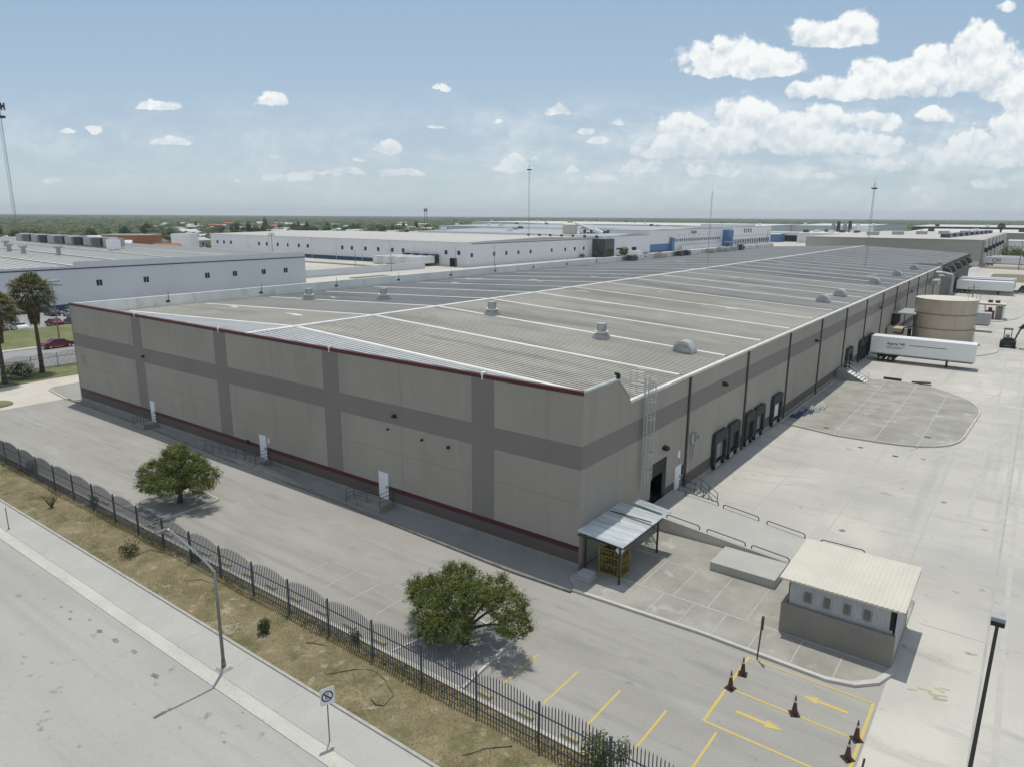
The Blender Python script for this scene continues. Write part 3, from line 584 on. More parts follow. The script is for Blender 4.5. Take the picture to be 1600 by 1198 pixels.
for (y0, y1, mr_, ml_) in ((.22,5.45,'roofw','roofw'),(5.45,14.8,'roof','roof'),(14.8,24.15,'roof','roof3'),(24.15,61.55,'roof','roof2'),(61.55,98.95,'roof3','roof2'),(98.95,YE,'roof2','roof2')):
    r = roof_slope(RX, HR, -.2, HE+.02, y0, y1).build('roof_sheet', mr_, wh)
    r = roof_slope(RX, HR, WX+.3, LE, y0, y1).build('roof_sheet', ml_, wh)
def rz(x): return HE+.02+(HR-HE-.02)*(-.2-x)/(-.2-RX) if x > RX else LE+(HR-LE)*(x-WX-.3)/(RX-WX-.3)
for k in range(27):
    y = 5.4+9.35*k; w = .21
    if y > YE-1: break
    q = MB()
    for (xa, xb) in ((RX,-.6),(WX+2.2,RX)):
        q.hexa([(xa,y-w,rz(xa)+.09),(xb,y-w,rz(xb)+.09),(xb,y+w,rz(xb)+.09),(xa,y+w,rz(xa)+.09),(xa,y-w,rz(xa)+.14),(xb,y-w,rz(xb)+.14),(xb,y+w,rz(xb)+.14),(xa,y+w,rz(xa)+.14)])
    q.build('lap_seal', 'stripe', wh)
q = MB()
q.hexa([(RX-.32,.22,HR-.0),(RX+.32,.22,HR-.0),(RX+.32,YE,HR-.0),(RX-.32,YE,HR-.0),(RX-.3,.22,HR+.17),(RX+.3,.22,HR+.17),(RX+.3,YE,HR+.17),(RX-.3,YE,HR+.17)])
q.build('ridge_cap', 'stripe', wh)
for i in range(26):                                       # patches of sealant on the sheets
    x = rnd.uniform(WX+3,-4); y = rnd.choice([5.4+9.35*rnd.randrange(1,16)+rnd.uniform(-2,2), rnd.uniform(8,140)])
    if i < 6: x, y = ((-58.5,24.2),(-54.0,27.0),(-44,60),(-60,62),(-58.5,62.5),(-10,51.5))[i]
    a = rnd.uniform(.5,1.6); c_ = rnd.uniform(.12,.3); n = 9; ph = rnd.uniform(0,6)
    q = MB(); q.prism([(x+a*(1+.3*sin(3*t*2*pi/n+ph))*cos(2*pi*t/n), y+c_*(1+.3*cos(2*t+ph))*sin(2*pi*t/n)) for t in range(n)], rz(x)-.1, rz(x)+.145); q.build('sealant_patch', 'stripe', wh)
# round ventilators
for (x, y) in ((-54.6,23.6),(-44.9,27.3),(-25.6,24.3),(-11.4,22.2)):
    z = rz(x); q = MB(); q.box(x-.58,x+.58,y-.58,y+.58,z,z+.42); q.box(x-.48,x+.48,y-.48,y+.48,z+.42,z+.6)
    v_ = q.build('ventilator', 'galvd', wh); ROOT[v_.name] = Vector((0,0,0))
    q = MB(); q.tube((x,y,z+.6),(x,y,z+.72),.42,20); q.tube((x,y,z+.72),(x,y,z+.82),.64,20); q.build('ventilator_skirt', 'stripe', v_)
    q = MB(); q.tube((x,y,z+.82),(x,y,z+1.46),.42,20); q.tube((x,y,z+1.46),(x,y,z+1.53),.45,20)
    for t in range(20): a = 2*pi*t/20; q.box(x+.43*cos(a)-.015,x+.43*cos(a)+.015,y+.43*sin(a)-.015,y+.43*sin(a)+.015,z+.86,z+1.44)
    q.build('ventilator_drum', 'galv', v_, smooth=False)
# half-drum hooded fans near the eave
for (x, y) in ((-3.6,22.6),(-3.5,69.0),(-3.4,78.5),(-3.4,104.5),(-3.3,127.0),(-3.3,149.5)):
    z = rz(x); q = MB(); q.box(x-.85,x+.85,y-.5,y+.65,z,z+.22); v_ = q.build('hooded_fan', 'galvd', wh); ROOT[v_.name] = Vector((0,0,0))
    q = MB(); n = 18; R0, R1 = .88, .82
    for t in range(n):
        a, c = pi*t/n, pi*(t+1)/n
        p = lambda r, an, yy: (x+r*cos(an), yy, z+.2+r*sin(an)*1.05)
        q.poly([p(R0,a,y-.55),p(R0,c,y-.55),p(R0,c,y+.65),p(R0,a,y+.65)][::-1]); q.poly([p(R0,a,y-.55),p(R1-.14,a,y-.55),p(R1-.14,c,y-.55),p(R0,c,y-.55)])
        q.poly([p(R1-.14,a,y-.55),p(R1-.14,c,y-.55),p(R1-.14,c,y-.38),p(R1-.14,a,y-.38)]); q.poly([p(R1-.14,a,y-.38),p(R1-.14,c,y-.38),(x,y-.38,z+.2)][::-1]); q.poly([p(R0,a,y+.65),p(R0,c,y+.65),(x,y+.65,z+.2)])
    q.build('hood', 'galv', v_)
    q = MB(); q.box(x+.05,x+.7,y-.6,y-.40,z+.22,z+.62); q.build('fan_outlet', 'galvd', v_)
# caged ladder
q = MB(); yl, xl = 7.75, .22
for s in (-.24,.24): q.box(xl-.03,xl+.03,yl+s-.03,yl+s+.03,2.7,10.5)
z = 2.9
while z < 10.3: q.tube((xl,yl-.24,z),(xl,yl+.24,z),.018,5); z += .3
ld = q.build('ladder', 'galv', wh); ROOT[ld.name] = Vector((0,0,0))
q = MB(); arc = [(.34*sin(pi*t/8)*1.9, yl-.38*cos(pi*t/8)) for t in range(9)]
for z in (4.2,5.4,6.6,7.8,9.0,10.3): 
    for (a, c) in zip(arc[:-1], arc[1:]): q.tube((xl+a[0],a[1],z),(xl+c[0],c[1],z),.028,5)
for t in (1,2,4,6,7): q.tube((xl+arc[t][0],arc[t][1],3.6),(xl+arc[t][0],arc[t][1],10.3),.022,5)
q.build('ladder_cage', 'galv', ld)
q = MB()
for s in (-.45,.45): q.path([(xl,yl+s,9.3),(xl,yl+s,10.9),(xl-1.0,yl+s,10.9),(xl-1.0,yl+s,9.4)],.028,5); q.tube((xl,yl+s,10.1),(xl-1,yl+s,10.1),.024,5)
q.tube((xl-1,yl-.45,10.9),(xl-1,yl-.45,9.4),.024,5); q.build('ladder_guard', 'galv', ld)
# dock shelters
def dock(y0, y1, doorm, door=True):
    q = MB(); zt, d = 3.4, .34; r = .3
    q.box(0,d,y0,y0+.42,.75,zt-.9); q.box(0,d,y1-.42,y1,.75,zt-.9)
    pts = [(y0,zt-.9),(y1,zt-.9),(y1,zt-r),(y1-.12,zt-.07),(y1-.4,zt),(y0+.4,zt),(y0+.12,zt-.07),(y0,zt-r)]
    k = len(q.v); q.v += [(0,a,c) for a,c in pts]+[(d,a,c) for a,c in pts]; m_ = len(pts)
    q.f.append(tuple(k+i for i in range(m_-1,-1,-1))); q.f.append(tuple(k+m_+i for i in range(m_))); q.m += [0,0]
    for i in range(m_): j = (i+1)%m_; q.f.append((k+i,k+j,k+m_+j,k+m_+i)); q.m.append(0)
    ds = q.build('dock_shelter', 'dock', wh); ROOT[ds.name] = Vector((0,0,0))
    q = MB(); q.box(0,.04,y0+.42,y1-.42,.95,zt-.9); q.box(.04,.12,y1-.78,y1-.70,.95,zt-.9)
    for k in range(1,4): q.box(.05,.06,y0+.42,y1-.42,.95+k*.4,.97+k*.4)
    q.build('dock_door', doorm, ds)
    q = MB()
    for a in (y0+.30,y1-.55): q.box(0,.26,a,a+.25,.25,.8)
    q.box(.0,.30,(y0+y1)/2-.8,(y0+y1)/2+.8,.78,.9); q.build('dock_bumper', 'black', ds)
    q = MB(); q.box(.0,.14,y0+.9,y1-.9,.22,.74); q.build('dock_leveller', 'galvd', ds)
for (a, c, m_) in ((20.85,23.8,'plinth'),(24.2,26.9,'spout'),(28.5,30.9,'spout'),(31.1,33.9,'plinth'),(36.5,39.6,'door'),(69.2,72.6,'spout'),(77.4,79.9,'spout'),(80.7,82.9,'spout'),(84.2,87.2,'spout')): dock(a, c, m_)
# exhaust ducts and scoops at the rear
q = MB(); q.tube((-.3,158,8.4),(1.6,158,8.4),.4,10); q.tube((1.6,158,8.4),(3.6,158,8.0),.4,10); q.tube((3.6,158,8.0),(3.6,158,4),.4,10); q.build('exhaust_duct', 'galvd', wh); q = MB(); q.tube((0,163,7.4),(3.4,163,7.4),.3,10); q.build('exhaust_duct', 'galvd', wh); q = MB(); q.box(.1,1.6,150,156,6.2,7.2); q.build('duct_box', 'galvd', wh)
for y in (178,190,206,222,238):
    q = MB(); q.hexa([(-.3,y,6.2),(1.6,y,7.0),(1.6,y+2.6,7.0),(-.3,y+2.6,6.2),(-.3,y,8.3),(.9,y,8.4),(.9,y+2.6,8.4),(-.3,y+2.6,8.3)]); q.build('wall_scoop', 'spout', wh)
q = MB(); q.box(0,3.6,104,112,4.6,4.8); q.box(0,.1,104.2,111.8,2.4,4.6); q.build('lean_to_roof', 'galvd', wh)
q = MB(); q.box(.02,.3,104,112,2.2,4.5); q.box(.0,3.3,104,104.15,0,2.2); q.build('lean_to_back', 'dark', wh)

# ------------------------------------------------------------------ painted markings
def stripe(name, p, q, w, m, z=.012):
    p, q = Vector(p), Vector(q); n = Vector(((q-p).y, -(q-p).x)).normalized()*w/2
    b = MB(); b.prism([tuple(p-n), tuple(p+n), tuple(q+n), tuple(q-n)], z-.008, z-.004); return struct(name, b, m)
for k in range(-7, 5):
    x = 2.8+2.22*k
    if -2.4 < x < 1.6: continue
    stripe('bay_line', (x+.02,-8.3), (x-.02,-11.1 if k >= 0 else -10.6), .11, 'yellow' if k >= 0 else 'yellowf')
stripe('lane_line', (11.05,-2.35), (11.0,-7.95), .13, 'yellow'); stripe('lane_line', (11.0,-7.95), (16.4,-7.95), .12, 'yellow', .0135)
stripe('lane_line', (11.2,-5.22), (16.4,-5.28), .11, 'yellow', .0150); stripe('lane_line', (11.15,-2.42), (16.5,-2.42), .10, 'yellow', .0165); stripe('lane_line', (16.55,-2.4), (16.55,-8.2), .14, 'yellow', .018)
def arrow(x, y, s):
    b = MB(); pts = [(0,-.09),(1.25,-.09),(1.25,-.26),(1.95,0),(1.25,.26),(1.25,.09),(0,.09)]
    pts = [(x+s*a, y+s*c) for a, c in pts]; b.prism(pts, .004, .0085); struct('lane_arrow', b, 'yellow')
arrow(11.9,-6.55,1); arrow(15.8,-3.75,-1)
for i in range(9):
    x, y = 17.3+rnd.uniform(0,1.6), rnd.uniform(-.6,.8); stripe('worn_marking', (x,y), (x+rnd.uniform(.2,.6), y+rnd.uniform(-.2,.2)), .1, 'yellowf', .0022+.001*i)
b = MB(); b.prism([(-39.2,-8.0),(-34.4,-8.9),(-34.6,-5.6),(-36.6,-5.7)], -.01, .006); struct('patched_paving', b, 'asph')
# ------------------------------------------------------------------ front landings and access ramp
def landing(x0, x1, steps_left, label, h=.48, dpt=1.42):
    t = thing('entrance_landing', label, 'landing', ((x0+x1)/2, -dpt/2, .03))
    q = MB(); q.box(x0, x1, -dpt, -.02, .03, h); q.build('platform', 'plinth', t)
    if steps_left:
        q = MB()
        for k in range(3): q.box(x0-.3*(k+1), x0-.3*k, -dpt, -.02, .03, h-.12*(k+1))
        q.build('steps', 'plinth', t)
    q = MB(); R = lambda *p: q.path(p, .022, 6)
    yy = -dpt+.06
    for z in (h+.35, h+.65, h+.95): q.path([(x0+.05,yy,z),(x1-.05,yy,z),(x1-.05,-.05,z)], .02, 6)
    for x in (x0+.05, (x0+x1)/2, x1-.05): q.tube((x,yy,h),(x,yy,h+.95),.025,6)
    q.tube((x1-.05,-.1,h),(x1-.05,-.1,h+.95),.025,6)
    if steps_left: 
        for z in (.0,.3,.6): q.tube((x0+.05,yy,h+z+.35),(x0-.85,yy,z+.35),.02,6)
        q.tube((x0-.85,yy,0),(x0-.85,yy,.95),.025,6)
    q.build('railing', 'iron', t); return t
landing(-18.35,-15.55, True, 'concrete entrance landing with black railing and steps at the right-hand white door')
landing(-31.9,-30.4, False, 'concrete entrance landing at the middle white door where the ramp arrives')
landing(-50.2,-48.8, True, 'small concrete entrance landing at the farthest white door')
t = thing('access_ramp', 'sloping concrete access ramp with thin railing along the shaded front wall', 'ramp', (-36,-1,.03))
q = MB(); q.hexa([(-39,-1.0,-.05),(-31.9,-1.42,-.05),(-31.9,-.3,-.05),(-39,-.3,-.05),(-39,-1.0,.04),(-31.9,-1.42,.47),(-31.9,-.3,.47),(-39,-.3,.04)]); q.build('ramp_slab', 'asph', t)
q = MB(); q.hexa([(-30.4,-1.9,-.05),(-23,-1.75,-.05),(-23,-1.5,-.05),(-30.4,-1.0,-.05),(-30.4,-1.45,.40),(-23,-1.7,.12),(-23,-1.5,.12),(-30.4,-1.0,.45)])
q.hexa([(-37,-1.45,-.05),(-30.4,-1.75,-.05),(-30.4,-1.43,-.05),(-37,-1.25,-.05),(-37,-1.40,.12),(-30.4,-1.60,.40),(-30.4,-1.43,.46),(-37,-1.25,.12)]); q.build('flank', 'plinth', t)
q = MB()
for i in range(6): x = -38.6+i*1.3; z = .05+i*.075; q.tube((x,-1.05-i*.055,z),(x,-1.05-i*.055,z+.9),.022,6)
for z in (.5,.93): q.tube((-38.6,-1.05,z),(-32.1,-1.33,z+.38),.02,6)
q.build('railing', 'iron', t)
# ------------------------------------------------------------------ fences
def fence_panel(L_, h0=1.68, rise=.52, n=20, mb=None):
    q = MB() if mb is None else mb
    for k in range(n):
        x = .08+(L_-.16)*(k+.5)/n; s = (x/L_-.5)*2; h = h0+rise*sqrt(max(0,1-s*s*.94))
        q.box(x-.017,x+.017,-.015,.015,.05,h-.05); q.hexa([(x-.014,-.014,h-.05),(x+.014,-.014,h-.05),(x+.014,.014,h-.05),(x-.014,.014,h-.05),(x-.002,-.002,h+.07),(x+.002,-.002,h+.07),(x+.002,.002,h+.07),(x-.002,.002,h+.07)])
    for z in (.28, 1.52): q.box(.03,L_-.03,-.017,.017,z-.025,z+.025)
    return q
def fence(label, P0, dirv, L_, n):
    f = thing('iron_fence', label, 'fence', (P0[0],P0[1],0)); ang = atan2(dirv[1], dirv[0])
    pan = post = None
    for k in range(n):
        lx, ly = dirv[0]*L_*k, dirv[1]*L_*k
        if pan is None:
            ROOT['tmp0'] = Vector((0,0,0)); m1 = fence_panel(L_); pan = m1.build('fence_panel', 'iron', None, loc=(0,0,0)); pan.parent = f; a = pan
            m2 = MB(); m2.box(-.038,.038,-.038,.038,-.1,2.06); m2.box(-.045,.045,-.045,.045,2.06,2.08); post = m2.build('fence_post', 'iron', None, loc=(0,0,0)); post.parent = f; c = post
        else: a = pan.copy(); COL.objects.link(a); a.parent = f; c = post.copy(); COL.objects.link(c); c.parent = f
        for o in (a, c): o.location = (lx, ly, 0); o.rotation_euler = (0,0,ang)
    c = post.copy(); COL.objects.link(c); c.parent = f; c.location = (dirv[0]*L_*n, dirv[1]*L_*n, 0)
    return f
fence('dark wrought iron fence with arched panel tops along the dry grass verge', (3.09-3.2*19,-13.38), (1,0), 3.2, 23)
fence('dark iron fence with arched panels behind the palms beside the side road', (-87.0,-26), (0,1), 3.2, 26)
# low yellow wheel stops
ws = None
for k in range(-14, 6):
    x = -4.05+2.22*k
    if abs(x+.6) < 1.6 or abs(x+28.6) < 2: continue
    if ws is None:
        q = MB(); q.hexa([(-.42,-.12,0),(.42,-.12,0),(.42,.12,0),(-.42,.12,0),(-.38,-.07,.13),(.38,-.07,.13),(.38,.07,.13),(-.38,.07,.13)]); ws = q.build('wheel_stop', 'yellowf', loc=(0,0,0)); ws.location = (x,-12.25,0)
        tag(ws, 'short faded yellow wheel stop in the row behind the iron fence', 'wheel stop', 'yellow wheel stops along the fence')
    else: c = ws.copy(); COL.objects.link(c); c.location = (x,-12.25,0); c.rotation_euler = (0,0,rnd.uniform(-.06,.06))
# ------------------------------------------------------------------ foliage
def leaves(mb, c, r, n, size, rr, shell=.45, flat=1.0, avoid=None):
    for _ in range(n):
        while True:
            d = Vector((rr.gauss(0,1), rr.gauss(0,1), rr.gauss(0,1)))
            if d.length > .01: break
        d.normalize(); k = shell+(1-shell)*rr.random()**.6
        lump = 1+.10*sin(7*d.x+3*d.y+c[0]*3)+.10*sin(6*d.z+5*d.y+c[1]*2)
        p = Vector((c[0]+d.x*r[0]*k*lump, c[1]+d.y*r[1]*k*lump, c[2]+d.z*r[2]*k*lump))
        if avoid and p.z < avoid: continue
        a = Vector((rr.gauss(0,1), rr.gauss(0,1), rr.gauss(0,.6)+.4)); a = a.normalized() if a.length > .1 else Vector((0,0,1))
        a = (a+d*.6).normalized(); u = a.orthogonal().normalized(); w = a.cross(u); t = rr.uniform(0,6.28)
        u, w = u*cos(t)+w*sin(t), w*cos(t)-u*sin(t); s = size*rr.uniform(.6,1.4)
        mb.poly([p-u*s, p-w*s*.5, p+u*s, p+w*s*.5])
def limbs(mb, base, tips, r0, fork):
    b0 = Vector(base); f = Vector(fork); mb.tube(b0-Vector((0,0,.15)), f, r0*1.15, 9, r0*.8)
    for t_ in tips:
        t_ = Vector(t_); mid = f.lerp(t_, .5)+Vector((0,0,.18)); mb.tube(f-(mid-f)*.05, mid, r0*.55, 7, r0*.34); mb.tube(mid, t_, r0*.34, 6, r0*.10)
        for s in (-1, 1):
            e = mid.lerp(t_, .6)+Vector((s*.35*(t_.y-f.y), -s*.35*(t_.x-f.x), .35)); mb.tube(mid, e, r0*.22, 5, r0*.06)
def oak(label, base, lobes, forks, seed, n=900, size=.085):
    rr = random.Random(seed); t = thing('oak_tree', label, 'tree', base)
    q = MB(); limbs(q, base, [Vector(base)+Vector(l[0]) for l in lobes if l[0][2] > 1.2][:9], .17, Vector(base)+Vector(forks)); q.build('trunk', 'bark', t, smooth=True)
    q = MB()
    for c, r, w in lobes:
        C0 = Vector(base)+Vector(c)
        leaves(q, C0, r, int(n*w*1.7), size, rr, .5)
        for j in range(int(24*w)):                        # feathery sprays of leaves at the limb ends
            d = Vector((rr.gauss(0,1), rr.gauss(0,1), rr.gauss(.25,.8))).normalized(); e = C0+Vector((d.x*r[0], d.y*r[1], d.z*r[2]))*rr.uniform(.6,.95)
            for g in range(8):
                v = (d*.7+Vector((rr.gauss(0,.7), rr.gauss(0,.7), rr.gauss(.25,.5)))).normalized(); ln = rr.uniform(.25,.62)
                for h in range(22):
                    k = rr.random(); p = e+v*ln*k+Vector((rr.gauss(0,.05), rr.gauss(0,.05), rr.gauss(0,.04))); u = Vector((rr.gauss(0,1), rr.gauss(0,1), rr.gauss(0,1))).normalized(); x_ = u.cross(v+Vector((.01,0,0))); 
                    if x_.length < .05: continue
                    s = size*rr.uniform(.6,1.25)*(1.15-.5*k); u, x_ = u*s, x_.normalized()*s*.5; q.poly([p-u, p-x_, p+u, p+x_])
    q.build('crown', 'oak', t); return t
oak('round leafy green tree on the paved lot, at the left beyond the iron fence', (-28.6,-9.0,0),
    [((.2,.2,2.9),(1.7,1.6,1.2),1.6),((-1.9,-.6,2.2),(1.2,1.2,.9),1.1),((1.9,.9,2.3),(1.3,1.2,.85),1.1),((-.7,1.6,2.3),(1.3,1.2,.9),1),((.9,-1.4,2.0),(1.2,1.1,.85),1),((-1.5,.9,1.8),(1.2,1.1,.8),.9),((.1,.1,3.8),(.9,.9,.6),.8),((-1.0,-1.4,1.7),(1.1,.9,.7),.8),((2.5,.4,1.9),(.8,.9,.6),.6),((.2,-.4,1.9),(1.4,1.2,.8),.8)], (.15,.1,1.0), 3, 1100, .055)
oak('wide spreading green tree on the lot near the fence, in front of the warehouse corner', (-.5,-9.9,0),
    [((-.3,.3,2.6),(1.35,1.2,.8),1.4),((-2.7,.3,1.95),(1.15,1.0,.6),1.1),((1.7,1.0,2.35),(1.25,1.0,.65),1.1),((-1.3,1.5,2.5),(1.2,1.0,.7),1),((0,-.8,1.5),(1.2,.9,.65),1.1),((-1.7,-.7,1.5),(1.0,.9,.6),.9),((.5,2.0,2.3),(1.0,.9,.6),.8),((2.6,.5,1.8),(.85,.8,.5),.75),((-3.4,.9,1.6),(.85,.75,.5),.7),((.6,.1,2.9),(.85,.8,.38),.7),((-.9,-1.3,.95),(.8,.6,.45),.5),((-2.3,1.6,2.3),(.8,.8,.5),.6)], (-.1,.15,.8), 5, 1100, .052)
for nm, pl in (('tree_planter', [(-30.9,-12.55),(-26.6,-12.55),(-26.9,-7.0),(-29.4,-6.9)]), ('tree_planter', [(-2.9,-12.55),(1.5,-12.55),(1.1,-8.0),(-1.7,-7.9)])):
    b = MB(); b.prism(pl, -.05, .09); struct(nm, b, 'asph'); b = MB(); ring(pl, .14, -.05, .13, b); struct('planter_kerb', b, 'gutter')
def shrub(label, base, r, n, size, m, seed, stems=7, h=None, m2=None, cat='bush', name='shrub'):
    rr = random.Random(seed); t = thing(name, label, cat, base); q = MB(); h = h or r[2]*1.5
    for k in range(stems):
        a = 2*pi*k/stems; q.tube(base, (base[0]+cos(a)*r[0]*.7, base[1]+sin(a)*r[1]*.7, base[2]+h*rr.uniform(.7,1)), .02, 5, .006)
    q.build('stems', 'bark', t); q = MB(); leaves(q, (base[0],base[1],base[2]+h*.62), r, n, size, rr, .2); q.build('foliage', m, t)
    if m2: q = MB(); leaves(q, (base[0],base[1],base[2]+h*.66), (r[0]*1.08,r[1]*1.08,r[2]*1.05), n//2, size*.9, rr, .75); q.build('blossom', m2, t)
    return t
shrub('sparse bush with dry pinkish blossom on the grass verge', (-23.2,-15.2,.05), (.62,.62,.5), 420, .06, 'oak2', 11, m2='flower')
shrub('thin bare brown shrub on the verge at far left', (-35.0,-15.0,.05), (.7,.7,.5), 60, .04, 'flower', 12, stems=26, h=1.15)
shrub('small grey-green spiky bush alone on the dry verge', (-9.3,-15.2,.05), (.36,.36,.4), 500, .06, 'oak2', 13)
shrub('tall leafy sapling growing through the fence at the bottom edge', (8.9,-12.98,.05), (.85,.6,.75), 1500, .06, 'oak', 14, h=1.35)
shrub('thin upright twiggy sapling beside the leafy one at the fence', (9.8,-12.95,.05), (.35,.3,.8), 260, .05, 'oak', 15, h=1.9)
shrub('white flowering bush at the foot of the left palms', (-84.0,.3,.05), (1.9,1.6,.95), 1500, .13, 'oak2', 16, m2='whiteflower', h=1.5)
for i, (x, y, s) in enumerate(((-33.0,-12.95,.55),(-44.2,-12.9,.8),(-19.2,-13.1,.5),(-5.0,-12.95,.45))):
    shrub(('low green weed clump at the fence foot near the left lot tree','tall dark bush behind the far left fence panels','ragged weeds at the fence behind the flowering bush','low weed tuft under the fence near the spreading tree')[i], (x,y,.05), (s,s*.6,s*.7), int(500*s), .06, 'oak2', 30+i)
# grass blades over the verge
q = MB(); rg = random.Random(5)
def blade_field(q, x0, x1, y0, y1, n, h0, h1, zb=.03):
    for _ in range(n):
        x, y = rg.uniform(x0,x1), rg.uniform(y0,y1)
        if sin(x*.8+1.3*y)+sin(x*.31-y*2.1)+rg.gauss(0,.8) < -.3: continue
        a = rg.uniform(0,pi); h = rg.uniform(h0,h1); w = .022; dx, dy = cos(a)*w, sin(a)*w; lx, ly = rg.gauss(0,h*.5), rg.gauss(0,h*.5)
        q.poly([(x-dx,y-dy,zb),(x+dx,y+dy,zb),(x+lx,y+ly,zb+h)])
blade_field(q,-56,14,-16.5,-12.9,26000,.02,.07)
blade_field(q,-50,12,-13.7,-12.85,9000,.08,.26)
q.build('verge_grass', 'blade'); tag(bpy.data.objects['verge_grass'], None, None, None, 'stuff')
# ------------------------------------------------------------------ palms
def palm(label, base, H_, R_, seed):
    rr = random.Random(seed); t = thing('fan_palm', label, 'palm tree', base); B = Vector(base); q = MB()
    n = 14
    for k in range(n):
        z0, z1 = H_*k/n, H_*(k+1)/n; q.tube(B+Vector((.10*sin(z0*.4),0,z0-(.1 if k == 0 else 0))), B+Vector((.10*sin(z1*.4),0,z1)), .30-.012*k+(.08 if k == 0 else 0), 10, .285-.012*k)
    q.build('trunk', 'bark', t, smooth=True); T = B+Vector((.1*sin(H_*.4),0,H_))
    q = MB()
    for k in range(900):
        a, z = rr.uniform(0,2*pi), rr.uniform(-3.4,-.2); r = (.45+.35*(1+z/3.6))*rr.uniform(.6,1.1); p = T+Vector((r*cos(a), r*sin(a), z)); w = Vector((-sin(a),cos(a),0))*.09
        q.poly([p-w, p+w, p+w*.3+Vector((cos(a)*.12, sin(a)*.12,-.75)), p-w*.3+Vector((cos(a)*.12, sin(a)*.12,-.75))])
    q.build('dead_fronds', 'skirt', t); q = MB()
    for k in range(62):
        a = k*2.399; el = radians(82-118*(k/62)**.9+rr.uniform(-8,8)); d = Vector((cos(a)*cos(el), sin(a)*cos(el), sin(el)))
        L1 = R_*rr.uniform(.45,.6); hub = T+d*L1+Vector((0,0,-.1)); q.tube(T, hub, .03, 4, .02)
        side = Vector((-sin(a),cos(a),0)); fl = rr.uniform(.85,1.1)*R_*.52
        for j in range(-8, 9):
            th = j*radians(11.5); v = d*cos(th)+side*sin(th); dr = -.18-.55*abs(th)/1.6
            m1 = hub+v*fl*.6; e = hub+v*fl+Vector((0,0,dr*fl)); nn = side*cos(th)-d*sin(th); w = nn*.065; up_ = Vector((0,0,.035 if j % 2 else -.035))
            q.poly([hub, m1-w+up_, e, m1+w-up_])
    q.build('crown', 'palm', t); return t
palm('tall fan palm with a skirt of dead fronds beside the side road', (-85.1,3.3,0), 10.4, 3.15, 21)
palm('fan palm cut off by the left edge of the photo', (-81.6,-2.2,0), 9.0, 3.1, 22)
# ------------------------------------------------------------------ street lamp, signs, posts
t = thing('street_lamp', 'slender curved-arm street lamp standing on the pavement', 'street lamp', (-8.25,-18.1,0))
q = MB(); q.hexa([(-8.55,-18.38,0),(-7.95,-18.38,0),(-7.95,-17.8,0),(-8.55,-17.8,0),(-8.47,-18.3,.16),(-8.03,-18.3,.16),(-8.03,-17.88,.16),(-8.47,-17.88,.16)]); q.build('base', 'gutter', t)
q = MB(); q.tube((-8.25,-18.1,.16),(-8.25,-18.1,5.0),.085,10,.06); q.tube((-8.25,-18.1,.16),(-8.25,-18.1,.5),.12,10,.1); q.build('pole', 'pole', t, smooth=True)
q = MB(); ap = [(-8.25,-18.1,5.0)] + [(-8.25-.60*s,-18.1-1.72*s,5.0+2.45*min(1,s*1.12)**.9+(.1*(s-.85) if s>.85 else 0)) for s in (.06,.2,.4,.6,.8,.9,.97)]; q.path(ap,.05,8); q.build('arm', 'galv', t)
q = MB(); e = ap[-1]; q.hexa([(e[0]-.09,e[1]-.46,e[2]-.03),(e[0]+.09,e[1]-.46,e[2]-.03),(e[0]+.1,e[1]+.05,e[2]-.07),(e[0]-.1,e[1]+.05,e[2]-.07),(e[0]-.05,e[1]-.44,e[2]+.05),(e[0]+.05,e[1]-.44,e[2]+.05),(e[0]+.07,e[1]+.05,e[2]+.07),(e[0]-.07,e[1]+.05,e[2]+.07)]); q.build('lamp_head', 'pole', t)
t = thing('road_sign', 'square no parking sign with slashed letter E on a thin pavement post', 'road sign', (-.63,-18.18,0))
q = MB(); q.tube((-.63,-18.18,0),(-.63,-18.18,2.0),.026,8); q.build('post', 'pole', t)
sx = Vector((.34,.94,0)).normalized(); sn = Vector((.94,-.34,0)).normalized(); c0 = Vector((-.63,-18.18,2.1))+sn*.035
def onplate(a, z, d): return tuple(c0+sx*a+Vector((0,0,z))+sn*d)
q = MB(); w_, h_ = .30, .38; ch = .05
pts = [(-w_+ch,-h_),(w_-ch,-h_),(w_,-h_+ch),(w_,h_-ch),(w_-ch,h_),(-w_+ch,h_),(-w_,h_-ch),(-w_,-h_+ch)]
k = len(pts); q.v = [onplate(a,z,0) for a,z in pts]+[onplate(a,z,.012) for a,z in pts]; q.f = [tuple(range(k-1,-1,-1)), tuple(range(k,2*k))]+[(i,(i+1)%k,k+(i+1)%k,k+i) for i in range(k)]; q.m = [0]*len(q.f); q.build('plate', 'white', t)
q = MB(); n = 28
for i in range(n):
    a, c = 2*pi*i/n, 2*pi*(i+1)/n; q.poly([onplate(r*cos(x), r*sin(x), .016) for r, x in ((.185,a),(.24,a),(.24,c),(.185,c))])
q.poly([onplate(a,z,.019) for a,z in ((-.15,.11),(-.115,.145),(.15,-.11),(.115,-.145))]); q.build('slashed_ring', 'text', t)
q = MB()
for (a0,a1,z0,z1) in ((-.08,-.045,-.11,.11),(-.045,.075,.08,.11),(-.045,.05,-.015,.015),(-.045,.075,-.11,-.08)): q.poly([onplate(a,z,.0215) for a,z in ((a0,z0),(a1,z0),(a1,z1),(a0,z1))])
q.build('letter', 'text', t)
q = MB(); q.tube((-33.5,-18.2,0),(-33.5,-18.2,1.55),.03,8); q.tube((-33.5,-18.2,0),(-33.5,-18.2,.05),.07,8); tag(q.build('steel_post', 'pole'), 'bare thin grey post on the pavement at far left', 'post')
